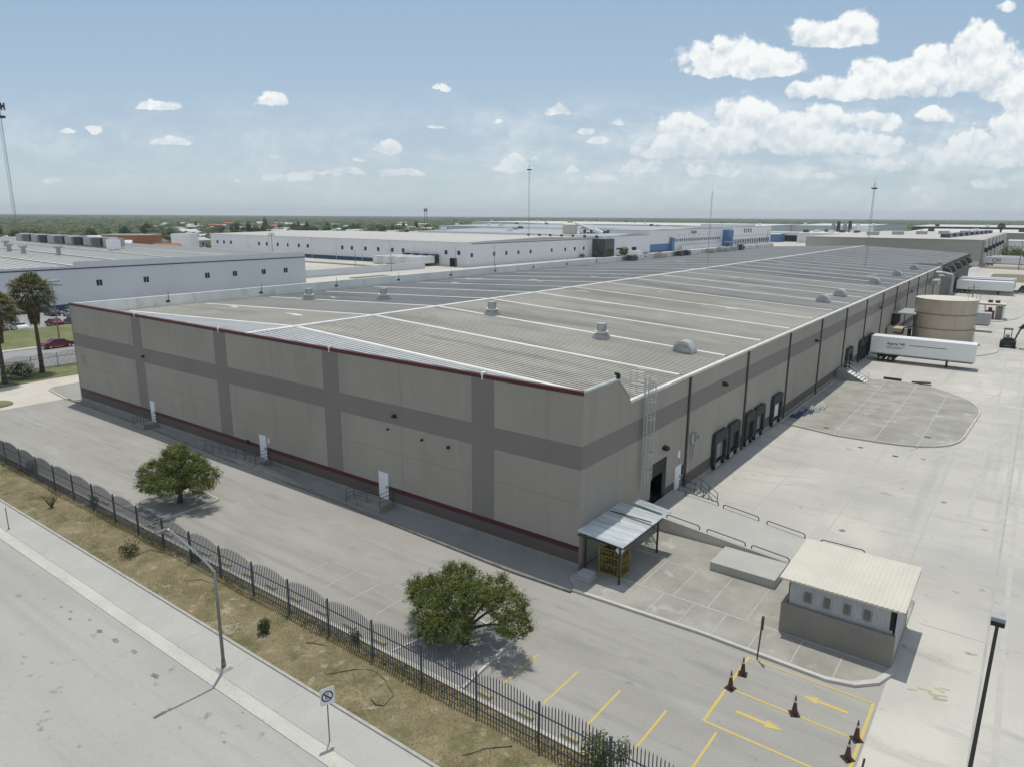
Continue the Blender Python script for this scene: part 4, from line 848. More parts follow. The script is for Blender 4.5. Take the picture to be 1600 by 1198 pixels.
t = thing('bollard_light', 'short black post on a pale base by the left grass corner', 'post', (-68.9,-7.3,0)); q = MB(); q.box(-69.2,-68.6,-7.6,-7.0,0,.14); q.build('base', 'gutter', t); q = MB(); q.tube((-68.9,-7.3,.14),(-68.9,-7.3,1.5),.12,8); q.tube((-68.9,-7.3,1.5),(-68.9,-7.3,1.6),.16,8,.05); q.build('post', 'black', t)
q = MB(); q.tube((11.42,-2.3,0),(11.50,-2.25,2.25),.035,8,.045); q.tube((11.50,-2.25,1.6),(11.51,-2.25,2.3),.07,8); tag(q.build('rusty_post', 'wood'), 'thin rusty post leaning at the kerb above the cones', 'post')
q = MB(); q.tube((16.95,-7.3,0),(17.0,-7.2,.75),.04,8); tag(q.build('stub_post', 'poled'), 'short dark stub post at the lane corner by the last cone', 'post')
t = thing('yard_light', 'tall dark square pole with boxy floodlight at the right edge', 'floodlight pole', (20.25,-7.6,0))
q = MB(); q.hexa([(20.12,-7.67,-.05),(20.27,-7.67,-.05),(20.27,-7.52,-.05),(20.12,-7.52,-.05),(20.20,-7.55,7.95),(20.30,-7.55,7.95),(20.30,-7.45,7.95),(20.20,-7.45,7.95)]); q.build('pole', 'poled', t)
q = MB(); q.hexa([(20.05,-7.74,7.92),(20.45,-7.74,7.92),(20.45,-7.24,8.02),(20.05,-7.24,8.02),(20.05,-7.70,8.12),(20.45,-7.70,8.12),(20.45,-7.24,8.18),(20.05,-7.24,8.18)]); q.build('floodlight', 'galvd', t)
q = MB(); q.hexa([(20.06,-7.77,7.85),(20.44,-7.77,7.85),(20.44,-7.5,7.86),(20.06,-7.5,7.86),(20.06,-7.76,8.0),(20.44,-7.76,8.0),(20.44,-7.5,7.92),(20.06,-7.5,7.92)]); q.build('lens', 'black', t)
# traffic cones
cone = thing('traffic_cone', 'x', 'traffic cone', (0,0,0), 'cones in the painted lane box')
q = MB(); q.box(-.2,.2,-.2,.2,0,.045); q.build('base', 'black', cone)
q = MB(); q.tube((0,0,.05),(0,0,.92),.135,14,.02); q.build('body', 'cone', cone, smooth=False)
q = MB(); q.tube((0,0,.60),(0,0,.70),.066,14,.054); q.build('band', 'coneband', cone)
remember(cone)
for i, (x, y, lb) in enumerate(((11.26,-3.87,'dark orange cone nearest the kerb at the lane box corner'),(11.16,-5.21,'dark orange cone at the left end of the middle lane line'),(13.95,-5.22,'dark orange cone half way along the middle lane line'),(16.41,-5.28,'dark orange cone at the right end of the middle lane line'),(16.36,-6.63,'dark orange cone nearest the bottom edge of the photo'))):
    if i == 0: cone.location = (x,y,0); cone['label'] = lb; cone.rotation_euler = (0,0,.2)
    else: clone(cone, (x,y,0), rnd.uniform(0,1.5), None, lb)
# ------------------------------------------------------------------ canopy, cage, ramp, steps, hut
t = thing('canopy', 'corrugated metal canopy on thin posts against the warehouse corner', 'canopy', (1.6,2.3,.1))
q = MB(); n = 24; y0, y1 = -.35, 5.0
for i in range(n):
    ya, yb, yc = y0+(y1-y0)*i/n, y0+(y1-y0)*(i+.5)/n, y0+(y1-y0)*(i+1)/n
    for (a, za, c_, zc) in ((ya,0,yb,.10),(yb,.10,yc,0)): q.poly([(.06,a,2.72+za),(3.1,a,2.52+za),(3.1,c_,2.52+zc),(.06,c_,2.72+zc)])
q.build('roof_sheet', 'rib', t)
q = MB(); q.box(.08,3.05,3.28,3.36,2.76,2.80); q.box(.05,3.08,-.33,-.25,2.45,2.52); q.box(3.0,3.07,-.3,4.95,2.38,2.48); q.box(.1,3.05,4.85,4.93,2.4,2.5); q.build('frame', 'poled', t)
for (x, y) in ((.25,.35),(2.8,-.15),(2.8,4.85)): q = MB(); q.box(x-.05,x+.05,y-.05,y+.05,.1,2.42); q.build('post', 'poled', t)
t = thing('loose_sheet', 'small tilted corrugated sheet at the foot of the caged ladder', 'metal sheet', (2.2,5.4,2.6))
q = MB()
for i in range(10):
    ya = 5.06+i*.075; q.poly([(.9,ya,2.92),(3.25,ya,2.66),(3.25,ya+.0375,2.71),(.9,ya+.0375,2.97)]); q.poly([(.9,ya+.0375,2.97),(3.25,ya+.0375,2.71),(3.25,ya+.075,2.66),(.9,ya+.075,2.92)])
q.build('sheet', 'rib', t); q = MB(); q.box(1.0,3.2,5.7,5.76,2.55,2.62); q.build('support', 'poled', t)
t = thing('gas_cage', 'yellow framed cage packed with mixed goods under the canopy', 'cage', (1.75,1.2,.1))
q = MB(); X0,X1,Y0,Y1,Z0,Z1 = 1.1,2.5,.55,1.65,.12,1.7
for (x,y) in ((X0,Y0),(X1,Y0),(X1,Y1),(X0,Y1)): q.box(x-.035,x+.035,y-.035,y+.035,Z0,Z1)
for z in (Z0,.7,1.2,Z1): 
    for (a,b_) in (((X0,Y0),(X1,Y0)),((X1,Y0),(X1,Y1)),((X1,Y1),(X0,Y1)),((X0,Y1),(X0,Y0))): q.tube((*a,z),(*b_,z),.03,4)
for i in range(1,7): x = X0+(X1-X0)*i/7; q.tube((x,Y0,Z0),(x,Y0,Z1),.012,4)
for i in range(1,6): y = Y0+(Y1-Y0)*i/6; q.tube((X1,y,Z0),(X1,y,Z1),.012,4)
q.build('cage_frame', 'cage', t)
rr = random.Random(4); t2 = thing('packed_goods', 'jumble of brown and buff boxes inside the yellow cage', 'goods', (1.75,1.2,.14)); q = MB()
for i in range(5):
    for j in range(4):
        for k in range(6):
            x, y, z = 1.18+i*.26, .62+j*.26, .14+k*.24; s = rr.uniform(.17,.24); q.box(x,x+s,y,y+s,z,z+rr.uniform(.15,.23))
q.build('boxes', 'cargo', t2)
q = MB(); q.box(.55,1.45,-1.15,-.35,.12,.30); q.box(.6,1.4,-1.1,-.4,.34,.56); q.box(.62,1.38,-1.08,-.42,.30,.34); tag(q.build('white_crate', 'whitesheet'), 'low white crate on the paving beside the shaded warehouse corner', 'crate')
q = MB(); q.tube((2.5,.3,1.9),(2.5,.55,2.0),.22,12); tag(q.build('round_drum', 'white'), 'small white drum hanging above the yellow cage', 'drum')
t = thing('loading_ramp', 'long concrete ramp sloping from the loading door down to the yard', 'ramp', (5,10.6,0))
q = MB(); q.box(.02,2.0,8.15,13.4,-.1,.95); q.hexa([(2.0,8.15,-.1),(10.4,8.35,-.1),(10.4,12.9,-.1),(2.0,13.4,-.1),(2.0,8.15,.95),(10.4,8.35,.01),(10.4,12.9,.01),(2.0,13.4,.95)]); q.build('ramp_slab', 'walk', t)
q = MB(); q.hexa([(1.2,8.0,-.1),(10.3,8.22,-.1),(10.3,8.36,-.1),(1.2,8.148,-.1),(1.2,8.0,1.08),(10.3,8.22,.16),(10.3,8.35,.16),(1.2,8.148,1.08)]); q.build('ramp_kerb', 'gutter', t)
rail = None
def staple(x0, y0, z0, x1, y1, z1, lb, h=.26):
    global rail
    q = MB(); a, b_ = Vector((x0,y0,z0)), Vector((x1,y1,z1)); u = (b_-a).normalized(); H_ = Vector((0,0,h))
    q.path([a, a+H_*.7, a+u*.12+H_, b_-u*.12+H_, b_+H_*.7, b_],.036,7); tag(q.build('guard_rail', 'iron'), lb, 'guard rail', 'bent pipe rails around the loading ramp')
fz = lambda x: .16+(10.3-x)/9.1*.92
for i, (xa, xb) in enumerate(((1.9,4.2),(4.7,7.2),(7.6,9.9))): staple(xa,8.18+.02*xa,fz(xa),xb,8.18+.02*xb,fz(xb),('low bent pipe rail at the top of the ramp near the canopy','low bent pipe rail half way down the near side of the ramp','low bent pipe rail at the foot of the ramp near the shed')[i])
bz = lambda x: .96-(x-2)*.112 if x > 2 else .96
for i, (xa, xb, yy) in enumerate(((1.2,3.7,12.9),(4.1,6.6,12.85),(7.2,9.7,12.75),(10.7,13.3,12.8))): staple(xa,yy,max(0,bz(xa)),xb,yy,max(0,bz(xb)),('low bent pipe rail nearest the small steps on the ramp','second low pipe rail along the far side of the ramp','third low pipe rail along the far side of the ramp','last low pipe rail beyond the ramp, behind the shed')[i])
def steps(label, x0, x1, ya, yb, h, n, rails=True, m='gutter', mr='iron'):
    t = thing('yard_steps', label, 'steps', (x0,(ya+yb)/2,0)); q = MB(); L_ = (x1-x0)/(n+2.0)
    q.box(.03,x0,ya,yb,-.05,h); q.build('platform', 'plinth', t); q = MB()
    for k in range(n): q.box(x0+L_*k, x0+L_*(k+1)+.02, ya, yb, h*(1-(k+1)/(n+1))-.08, h*(1-(k+1)/(n+1)))
    q.build('treads', m, t); q = MB(); xe = x0+L_*n
    for y in (ya, yb-.08): q.hexa([(x0,y,-.05),(xe,y,-.05),(xe,y+.08,-.05),(x0,y+.08,-.05),(x0,y,h-.1),(xe,y,.08),(xe,y+.08,.08),(x0,y+.08,h-.1)])
    q.build('stringer', 'plinth', t)
    if rails:
        q = MB()
        for y in (ya+.05, yb-.05):
            q = MB()
            for z in (.45,.9): q.path([(.4,y,h+z),(x0,y,h+z),(xe,y,z)],.025,6)
            for x, zz in ((.4,h),(x0,h),((x0+xe)/2,h/2),(xe,0)): q.tube((x,y,zz),(x,y,zz+.9),.03,6)
            q.build('handrail', mr, t)
    return t
steps('small concrete steps with looped rail beside the white side door', 1.6, 3.6, 13.6, 14.9, .8, 4, True)
steps('striped metal steps with handrails by the dock beyond the island', 1.3, 4.4, 64.6, 66.6, 1.3, 6, True, 'white', 'galvd')
q = MB(); q.box(6.3,10.1,4.75,7.3,.1,.62); tag(q.build('concrete_platform', 'walk'), 'bare raised concrete slab between the ramp and the shed', 'concrete slab')
t = thing('utility_shed', 'cream roofed utility shed on a grey block wall base at the island end', 'shed', (14.2,3.0,.1))
q = MB(); q.box(11.55,16.72,.62,.82,.1,1.72); q.box(11.55,11.75,.82,5.3,.1,1.72); q.box(11.75,16.7,5.1,5.3,.1,1.72); q.build('block_wall', 'block', t)
q = MB(); n = 46
def corr(q, f, n, d=.035):
    for i in range(n):
        a, b_, c = i/n, (i+.5)/n, (i+1)/n; q.poly([f(a,0,0),f(b_,0,d),f(b_,1,d),f(a,1,0)]); q.poly([f(b_,0,d),f(c,0,0),f(c,1,0),f(b_,1,d)])
corr(q, lambda u, v, d: (11.85+4.7*u, .88-d, 1.60+1.42*v), 40); q.build('front_cladding', 'whitesheet', t)
q = MB(); corr(q, lambda u, v, d: (16.66+d, .9+4.3*u, .1+2.9*v), 36); q.build('side_cladding', 'whitesheet', t)
q = MB(); corr(q, lambda u, v, d: (11.8-d, 5.2-4.3*u, 1.6+1.4*v), 36); q.build('back_cladding', 'whitesheet', t)
q = MB(); q.box(16.42,16.60,.84,.93,1.9,2.9); q.build('corner_gap', 'dark', t)
q = MB()
corr(q, lambda u, v, d: (11.35+5.65*u, .62+5.1*v, 3.06+.16*v+d), 26, .03); 
q.box(11.35,17.0,.62,.66,2.98,3.05); q.box(16.96,17.0,.62,5.7,2.99,3.06); q.build('roof', 'creamroof', t)
for i, x in enumerate((12.75,13.65,14.55,15.45)):
    q = MB()
    for j in range(5): q.box(x-.17+.07*j, x-.14+.07*j, .78, .835, 2.02, 2.56)
    q.build('louvre', 'band', t)
# yard clutter
q = MB(); q.box(5.0,7.1,69.0,69.35,0,.25); tag(q.build('steel_beam', 'black'), 'dark steel beam lying on the yard beyond the island', 'steel beam')
q = MB(); q.hexa([(8.3,69.0,.0),(8.8,68.9,.0),(10.4,69.9,.0),(10.0,70.1,.0),(8.3,69.0,.2),(8.8,68.9,.2),(10.4,69.9,.15),(10.0,70.1,.15)]); q.box(9,10.6,68.5,68.65,0,.12); tag(q.build('scrap_metal', 'wood'), 'bent scrap metal beside the dark beam', 'scrap')
rr = random.Random(9); 
for i in range(5):
    q = MB(); x, y = .5+i*.32, 42+i*1.3
    for j in range(5): q.hexa([(x+j*.2,y,.12+i*.02),(x+j*.2+.1,y,.12),(x+j*.2+.1,y+1.1,.12),(x+j*.2,y+1.1,.12),(x+j*.2,y,.2),(x+j*.2+.1,y,.2),(x+j*.2+.1,y+1.1,.34+.06*i),(x+j*.2,y+1.1,.34+.06*i)])
    q.box(x,x+.9,y+.1,y+.2,.06,.13); q.box(x,x+.9,y+.9,y+1.0,.06,.13)
    o = q.build('timber_pallet', 'galvd' if i > 2 else 'nbrblue'); tag(o, 'broken pallet in the heap against the dock wall by the island', 'pallet', 'heap of broken pallets')
for (x, y, s) in ((4.6,40.3,.22),(13.2,43.0,.26),(8.6,36.0,.2),(11.6,35.2,.22)):
    q = MB(); q.prism([(x+s*cos(a*pi/4)*1.3, y+s*sin(a*pi/4)) for a in range(8)], -.004, .135 if y > 38 else .004); struct('drain_cover', q, 'spout')
# ------------------------------------------------------------------ trailers, tank, yard machinery
def trailer(label, x0, x1, y0, y1, z0=1.1, z1=3.65, m='cwht', group=None, name='semi_trailer', cat='trailer', along='x', rear=0):
    t = thing(name, label, cat, ((x0+x1)/2,(y0+y1)/2,0), group); q = MB(); q.box(x0,x1,y0,y1,z0+.12,z1)
    if along == 'x': 
        n = int((x1-x0)/.6)
        for i in range(n+1): x = x0+(x1-x0)*i/n; q.box(x-.03,x+.03,y0-.018,y1+.018,z0+.12,z1-.02)
    q.box(x0-.02,x1+.02,y0-.03,y1+.03,z1-.1,z1+.01); q.build('box_body', m, t)
    q = MB(); q.box(x0-.01,x1+.01,y0-.035,y1+.035,z0,z0+.14); q.build('bottom_rail', 'galvd', t); L_ = (x1-x0) if along == 'x' else (y1-y0)
    q = MB(); mx_, my_ = (x0+x1)/2, (y0+y1)/2
    def P(a, b_, z): return (x0+a if rear == 0 else x1-a, my_+b_, z) if along == 'x' else (mx_+b_, y0+a if rear == 0 else y1-a, z)
    def bx(a0,a1,b0,b1,z0_,z1_): p, r = P(a0,b0,0), P(a1,b1,0); q.box(p[0],r[0],p[1],r[1],z0_,z1_)
    bx(.2,L_-.2,-.6,-.45,z0-.25,z0); bx(.2,L_-.2,.45,.6,z0-.25,z0); bx(.9,3.6,-.9,.9,z0-.4,z0-.25); q.build('chassis', 'poled', t)
    for a in (1.5, 2.8):
        for s in (-1.05, 1.05):
            q = MB(); q.tube(P(a,s-.16,.48), P(a,s+.16,.48), .48, 16); w = q.build('wheel', 'black', t); ROOT[w.name] = ROOT[t.name]
            q = MB(); o = .175 if s > 0 else -.175; q.tube(P(a,s+o*.9,.48), P(a,s+o*1.06,.48), .22, 10); q.build('rim', 'galvd', w)
    for s in (-.75, .75): q = MB(); bx(L_-3.4,L_-3.25,s-.07,s+.07,.08,z0); bx(L_-3.5,L_-3.15,s-.15,s+.15,0,.08); q.build('landing_leg', 'poled', t)
    return t
t = trailer('long white box trailer backed to the dock, with dark lettering on its side', .9, 14.05, 82.05, 84.6)
text_part('lettering', 'Aparta 740', .52, 'text', t, frame((3.0,82.015,2.55),(1,0,0),(0,0,1)), .008)
q = MB(); q.box(5.9,10.6,82.01,82.03,2.66,2.73); q.box(3.0,5.4,82.01,82.03,2.2,2.25); q.box(3.0,4.9,82.01,82.03,2.02,2.06); q.build('side_line', 'text', t)
for i in range(5): trailer(('nearest of the white trailers parked side by side behind the tank','second of the white trailers parked side by side behind the tank','middle one of the white trailers side by side behind the tank','fourth of the white trailers side by side behind the tank','farthest of the white trailers side by side behind the tank')[i], .9-.1*i, 14.3-(.0,.4,.1,.7,0)[i], 205+i*3.7, 207.6+i*3.7, z1=(3.65,3.5,3.72,3.55,3.7)[i], m=('cwht','fwall','whitesheet','cwht','fwall')[i], group='white trailers parked behind the tank')
t = trailer('white trailer with large dark letters parked along the taupe building', -1.5, 15.5, 356, 358.6, 1.0, 4.0, 'fwall')
text_part('lettering', 'CFI', 2.3, 'text', t, frame((1.2,355.95,1.55),(1,0,0),(0,0,1)), .03)
trailer('grey topped trailer parked behind the one with large letters', 0, 12, 378, 380.6, group=None)
trailer('short pale trailer box standing end-on beside the beige tank', 5.2, 13.4, 124.6, 127.1, 1.35, 3.5, 'whitesheet')
t = thing('storage_tank', 'big round beige water tank with cream roof in the yard', 'tank', (7.5,108,.1)); tcx, tcy, tr, th_ = 7.5, 108, 4.55, 7.4
q = MB()
for k in range(3): q.tube((tcx,tcy,.1+k*2.44),(tcx,tcy,.1+(k+1)*2.44-.04),tr-.008*k,64,cap=False)
for k in range(3):
    for j in range(14): a = 2*pi*(j+.5*(k%2))/14; x, y = tcx+(tr+.004)*cos(a), tcy+(tr+.004)*sin(a); q.tube((x,y,.1+k*2.44),(x,y,.1+(k+1)*2.44-.06),.03,4)
q.build('shell', 'tank', t)
for k in range(1,3): q = MB(); q.tube((tcx,tcy,.03+k*2.44),(tcx,tcy,.17+k*2.44),tr+.06,64,cap=False); q.tube((tcx,tcy,.17+k*2.44),(tcx,tcy,.18+k*2.44),tr+.06,64); q.build('hoop', 'band', t)
q = MB(); q.tube((tcx,tcy,th_),(tcx,tcy,th_+.05),tr+.12,64); q.tube((tcx,tcy,th_+.05),(tcx,tcy,th_+.42),tr+.1,64,.3); q.build('roof', 'tankroof', t)
q = MB()
for s in (-.2,.2): q.tube((tcx+tr+.2,tcy-1+s,.1),(tcx+tr+.2,tcy-1+s,th_+1.1),.03,5)
for k in range(22): q.tube((tcx+tr+.2,tcy-1.2,.4+k*.35),(tcx+tr+.2,tcy-.8,.4+k*.35),.02,4)
q.path([(tcx+3.2,tcy-2.8,th_+.1),(tcx+3.2,tcy-2.8,th_+1.1),(tcx+4.2,tcy-.6,th_+1.1),(tcx+4.2,tcy-.6,th_)],.03,5); q.build('ladder', 'galvd', t)
t = thing('pump_cabinet', 'beige equipment cabinet with black pipe between tank and warehouse', 'cabinet', (1.6,101,.1)); q = MB(); q.box(.2,2.9,99.5,102.5,.1,2.6); q.box(.1,3.0,99.4,102.6,2.6,2.7); q.build('body', 'tank', t)
q = MB(); q.path([(1.2,99.3,2.0),(2.6,99.3,1.9),(2.7,99.3,2.9),(3.6,101,3.0)],.12,8); q.build('pipe', 'black', t); q = MB(); q.box(.15,.5,99.35,99.5,.3,1.2); q.build('panel', 'rust', t)
t = thing('pump_house', 'open-sided pump shelter with pink-edged flat roof beyond the tank', 'shelter', (12.3,147.5,.1))
q = MB(); q.box(9.4,14.9,145.4,149.6,3.15,3.32); q.build('roof', 'creamroof', t); q = MB(); q.box(9.38,14.92,145.36,145.4,3.02,3.2); q.build('roof_edge', 'flower', t)
for x in (9.7,11.2,13.2,14.6):
    for y in (145.6,149.4): q = MB(); q.box(x-.07,x+.07,y-.07,y+.07,.1,3.15); q.build('post', 'cwht', t)
q = MB(); q.box(9.9,10.9,145.9,147,.1,1.5); q.build('pump_box', 'cwht', t); q = MB(); q.box(11.4,13.0,146,148,.1,1.7); q.tube((12.2,147,1.7),(12.2,147,2.4),.35,10); q.build('pump', 'redm', t); q = MB(); q.box(13.4,14.4,145.8,149,.1,2.6); q.build('wall', 'block', t)
for x in (12.0,13.3): q = MB(); q.box(x-.4,x+.4,148,149,3.32,3.8); q.build('roof_fan', 'dock', t)
q = MB(); q.tube((9.2,139,0),(9.2,139,7.6),.09,8); q.tube((8.2,139,7.0),(10.4,139,7.0),.05,6); q.tube((8.3,139,7.0),(8.3,139,5.4),.05,6); tag(q.build('steel_pole', 'pole'), 'thin steel pole with a cross arm behind the tank', 'pole')
t = thing('compact_loader', 'black open-cab loader parked in the yard with its arm raised', 'loader', (17.0,108.5,0)); B = (17.0,108.5)
q = MB(); q.box(15.9,18.1,107.2,109.6,.35,1.05); q.hexa([(16.1,107.4,1.05),(17.9,107.4,1.05),(17.9,109.4,1.05),(16.1,109.4,1.05),(16.3,107.6,1.45),(17.6,107.6,1.45),(17.6,109.2,1.45),(16.3,109.2,1.45)]); q.build('chassis', 'dock', t)
for x in (15.95,17.6):
    q = MB(); q.box(x,x+.45,106.9,109.9,.0,.62); 
    for k in range(12): q.box(x-.02,x+.47,106.95+k*.24,107.07+k*.24,-.0,.66)
    q.build('track', 'black', t)
q = MB(); 
for x in (16.3,17.3):
    for y in (107.9,109.1): q.box(x-.05,x+.05,y-.05,y+.05,1.4,2.9)
q.box(16.15,17.45,107.75,109.25,2.9,3.02); q.build('cab_frame', 'poled', t); q = MB(); q.box(16.5,17.1,108.3,108.8,1.4,2.0); q.build('seat', 'galvd', t)
q = MB(); q.path([(17.8,108,1.2),(18.3,108,2.9),(18.6,108,3.4)],.13,6); q.build('arm', 'poled', t); q = MB(); q.hexa([(18.1,107.2,3.3),(20.2,107.2,3.3),(20.2,108.8,3.3),(18.1,108.8,3.3),(18.7,107.2,4.0),(19.9,107.2,4.25),(19.9,108.8,4.25),(18.7,108.8,4.0)]); q.build('bucket', 'dock', t)
# ------------------------------------------------------------------ vehicles
def car(label, cat, m, loc, rot, L_=4.4, W_=1.8, H_=1.42, van=False, group=None):
    t = thing('parked_car', label, cat, (0,0,0), group); h = W_/2
    prof = [(-L_/2,.32),(-L_/2,.72),(-L_/2+.35,.88),(-L_*.30,.93),(-L_*.16,H_-.04),(L_*.12,H_),(L_*.30,H_-.12 if van else 1.02),(L_/2-.15,H_-.2 if van else .92),(L_/2,.66),(L_/2,.32)]
    q = MB(); k = len(prof)
    ins = [0,0,.04,.07,.17,.18,.16 if van else .10,.06,.02,0]
    q.v = [(x, -h+i, z) for (x,z),i in zip(prof,ins)]+[(x, h-i, z) for (x,z),i in zip(prof,ins)]
    q.f = [tuple(range(k)), tuple(range(2*k-1,k-1,-1))]+[((i+1)%k,i,k+i,k+(i+1)%k) for i in range(k)]; q.m = [0]*len(q.f); q.build('body', m, t)
    q = MB(); zz = .96
    for s in (-1,1):
        f = lambda x, z, i: (x, s*(h-i+.012), z)
        pts = [f(-L_*.26,zz,.085),f(-L_*.15,H_-.10,.165),(f(L_*.12,H_-.08,.175)),f(L_*.27,zz+.06,.11)]; q.poly(pts if s < 0 else pts[::-1])
    q.poly([(-L_*.295,-h+.12,.955),(-L_*.295,h-.12,.955),(-L_*.175,h-.2,H_-.07),(-L_*.175,-h+.2,H_-.07)][::-1]); q.poly([(L_*.285,-h+.14,1.06),(L_*.14,-h+.2,H_-.01),(L_*.14,h-.2,H_-.01),(L_*.285,h-.14,1.06)][::-1]); q.build('windows', 'glass', t)
    for x in (-L_*.31,L_*.31):
        for s in (-1,1): q = MB(); q.tube((x,s*(h-.2),.32),(x,s*(h+.01),.32),.33,14); w = q.build('wheel', 'black', t); q = MB(); q.tube((x,s*(h-.01),.32),(x,s*(h+.022),.32),.19,10); q.build('rim', 'galv', w)
    t.location = loc; t.rotation_euler = (0,0,rot); return t
car('dark red sedan parked at the roadside beside the warehouse corner', 'car', 'cred', (-103.3,12.4,0), pi/2+pi)
for args in (('dark grey car in the front row just right of the left palm crown','cgry',(-127.2,12.3,.02),0),('white estate car in the front row of the car park','cwht',(-127.0,15.4,.02),0),('dark red car in the front row behind the tall palm','cred',(-127.4,21.4,.02),0),('blue-grey car in the front row by the lamp post','cgry',(-127.2,24.6,.02),0),
    ('bright red pickup-like car at the left edge against the blue wall base','redm',(-140.5,15.6,.02),0),('grey car in the back row near the blue wall base','cgry',(-143.5,27.2,.02),0),('silver car in the back row beside the lamp post','csil',(-139.0,29.0,.02),0),('dark car in the back row next to the warehouse corner','cgry',(-144,31.0,.02),0)):
    car(args[0],'car',args[1],args[2],args[3])
# lamps
def floodpole(label, x, y, h, w=.9, z0=0):
    t = thing('floodlight_pole', label, 'floodlight pole', (x,y,z0)); q = MB(); q.tube((x,y,z0),(x,y,z0+h),.13,8,.08); q.build('pole', 'pole', t)
    q = MB(); q.box(x-w/2,x+w/2,y-w,y+w,z0+h-.05,z0+h+.25); q.box(x-w/2,x+w/2,y-w*.8,y+w*.8,z0+h+.6,z0+h+.85); q.box(x-.05,x+.05,y-.05,y+.05,z0+h,z0+h+.7); q.build('floodlights', 'galvd', t); return t
floodpole('tall pole with double floodlights between the palm and the warehouse corner', -107.2, 14.2, 9.3, 1.3)
floodpole('dark mast with cup-shaped lights in front of the pale long warehouse', -196, 118, 13.5, 1.1)
for i, (x, y) in enumerate(((-160.5,97.2),(-181,142),(-172,187),(-166,205),(-176,155))):
    t = thing('street_lamp', ('thin lamp pole at the end of the blue-grey building','thin double lamp pole in front of the navy wall base','lamp pole beside the white parked trailers','lamp pole by the corner of the pale long warehouse','slim lamp pole before the white trailers')[i], 'street lamp', (x,y,0))
    q = MB(); q.tube((x,y,0),(x,y,8),.12,6,.07); q.build('pole', 'pole', t); q = MB(); q.box(x-.15,x+.15,y-1.3,y+.2,7.9,8.05); q.build('lamp_head', 'galvd', t)
def mast(label, x, y, z0, h, w=.55, sec=16, dish=True, th=.035, base=None, name='lattice_mast'):
    t = thing(name, label, 'mast', (x,y,z0)); q = MB(); L3 = [(x+w/2*cos(a), y+w/2*sin(a)) for a in (0,2.094,4.189)]
    for (a,b_) in L3: q.tube((a,b_,z0),(a,b_,z0+h),th,4)
    for k in range(sec):
        za, zb = z0+h*k/sec, z0+h*(k+1)/sec
        for i in range(3): q.tube((*L3[i],za),(*L3[(i+1)%3],zb),th*.6,3)
    q.tube((x,y,z0+h),(x,y,z0+h*1.04+.8),th,4); q.build('lattice', 'mastm', t)
    if dish: q = MB(); q.box(x-w*1.3,x+w*1.3,y-w*1.3,y+w*1.3,z0+h*.925,z0+h*.94); q.build('platform', 'poled', t)
    return t
mast('tall lattice mast standing on the big warehouse roof at right', -12.64,145.5,9.7,18.6,.42,26,True,.026)
mast('thin pale mast rising from the middle of the warehouse roof ridge', -32.45,100.7,10.8,14.6,.2,12,False,.014)
mast('slim mast with small platform behind the pale long warehouse', -187.9,260.8,9.9,35,.7,24,True,.035)
t = mast('very tall guyed lattice mast at the left edge of the photo', -503,148,0,83,1.7,44,True,.08)
q = MB(); q.box(-505.5,-500.5,145.5,150.5,83,84.2)
for a in range(8): q.box(-503+3.0*cos(a*.785)-.3,-503+3.0*cos(a*.785)+.3,148+3.0*sin(a*.785)-.3,148+3.0*sin(a*.785)+.3,81.5,85.5)
q.build('antennas', 'dock', t)
t = thing('water_tower', 'tiny elevated water tower on the horizon left of centre', 'water tower', (-803,840,0)); q = MB()
for a in range(4): q.tube((-803+4*cos(a*1.57),840+4*sin(a*1.57),0),(-803+2.4*cos(a*1.57),840+2.4*sin(a*1.57),26),.4,4)
q.build('legs', 'pole', t); q = MB(); q.tube((-803,840,26),(-803,840,28),1.8,12,3.1); q.tube((-803,840,28),(-803,840,31),3.1,12); q.tube((-803,840,31),(-803,840,32.5),3.1,12,.5); q.build('tank', 'mastm', t)
# ------------------------------------------------------------------ neighbouring buildings
nb = thing('factory_building', 'blue-grey factory with small square windows and a row of roof units', 'factory', (-151,20,0))
q = MB(); NX = -151
def wallx(q, x, y0, y1, z0, z1, mi): q.box(x-.3, x, y0, y1, z0, z1, mi)
wallx(q,NX,-60,35.5,1.15,9.3,0); wallx(q,NX,35.5,97,-.1,10.3,0); q.box(-330,NX-.3,96.7,97,-.1,9.8,0); q.box(NX-.29,NX+.01,86,97.01,10.3,10.31,0); wallx(q,NX,-60,35.5,-.1,1.15,1); q.build('wall', ['nbr','nbrblue'], nb)
q = MB(); q.box(NX,NX+.12,-60,97,8.62,8.86); q.build('cornice', 'navy', nb)
q = MB(); q.box(NX-.32,NX+.03,-60,35.5,9.3,9.38); q.build('coping', 'stripe', nb)
for y in (-22,-7,8,22.5,35.5,58,79): q = MB(); q.box(NX,NX+.05,y-.06,y+.06,1.15,8.62); q.build('wall_seam', 'fwall', nb)
for y in (40.4,51,66.6,74.4,83.1,90.2): q = MB(); q.box(NX,NX+.06,y-.75,y+.75,4.6,6.15); w = q.build('window', 'fwall', nb); ROOT[w.name] = ROOT[nb.name]; q = MB(); q.box(NX+.06,NX+.08,y-.62,y-.04,4.72,6.03); q.box(NX+.06,NX+.08,y+.04,y+.62,4.72,6.03); q.build('pane', 'glass', w)
for y in (24.7,-12): q = MB(); q.box(NX,NX+.1,y-1.4,y+1.2,.0,2.1); q.build('window', 'glass', nb)
q = MB(); y = -60
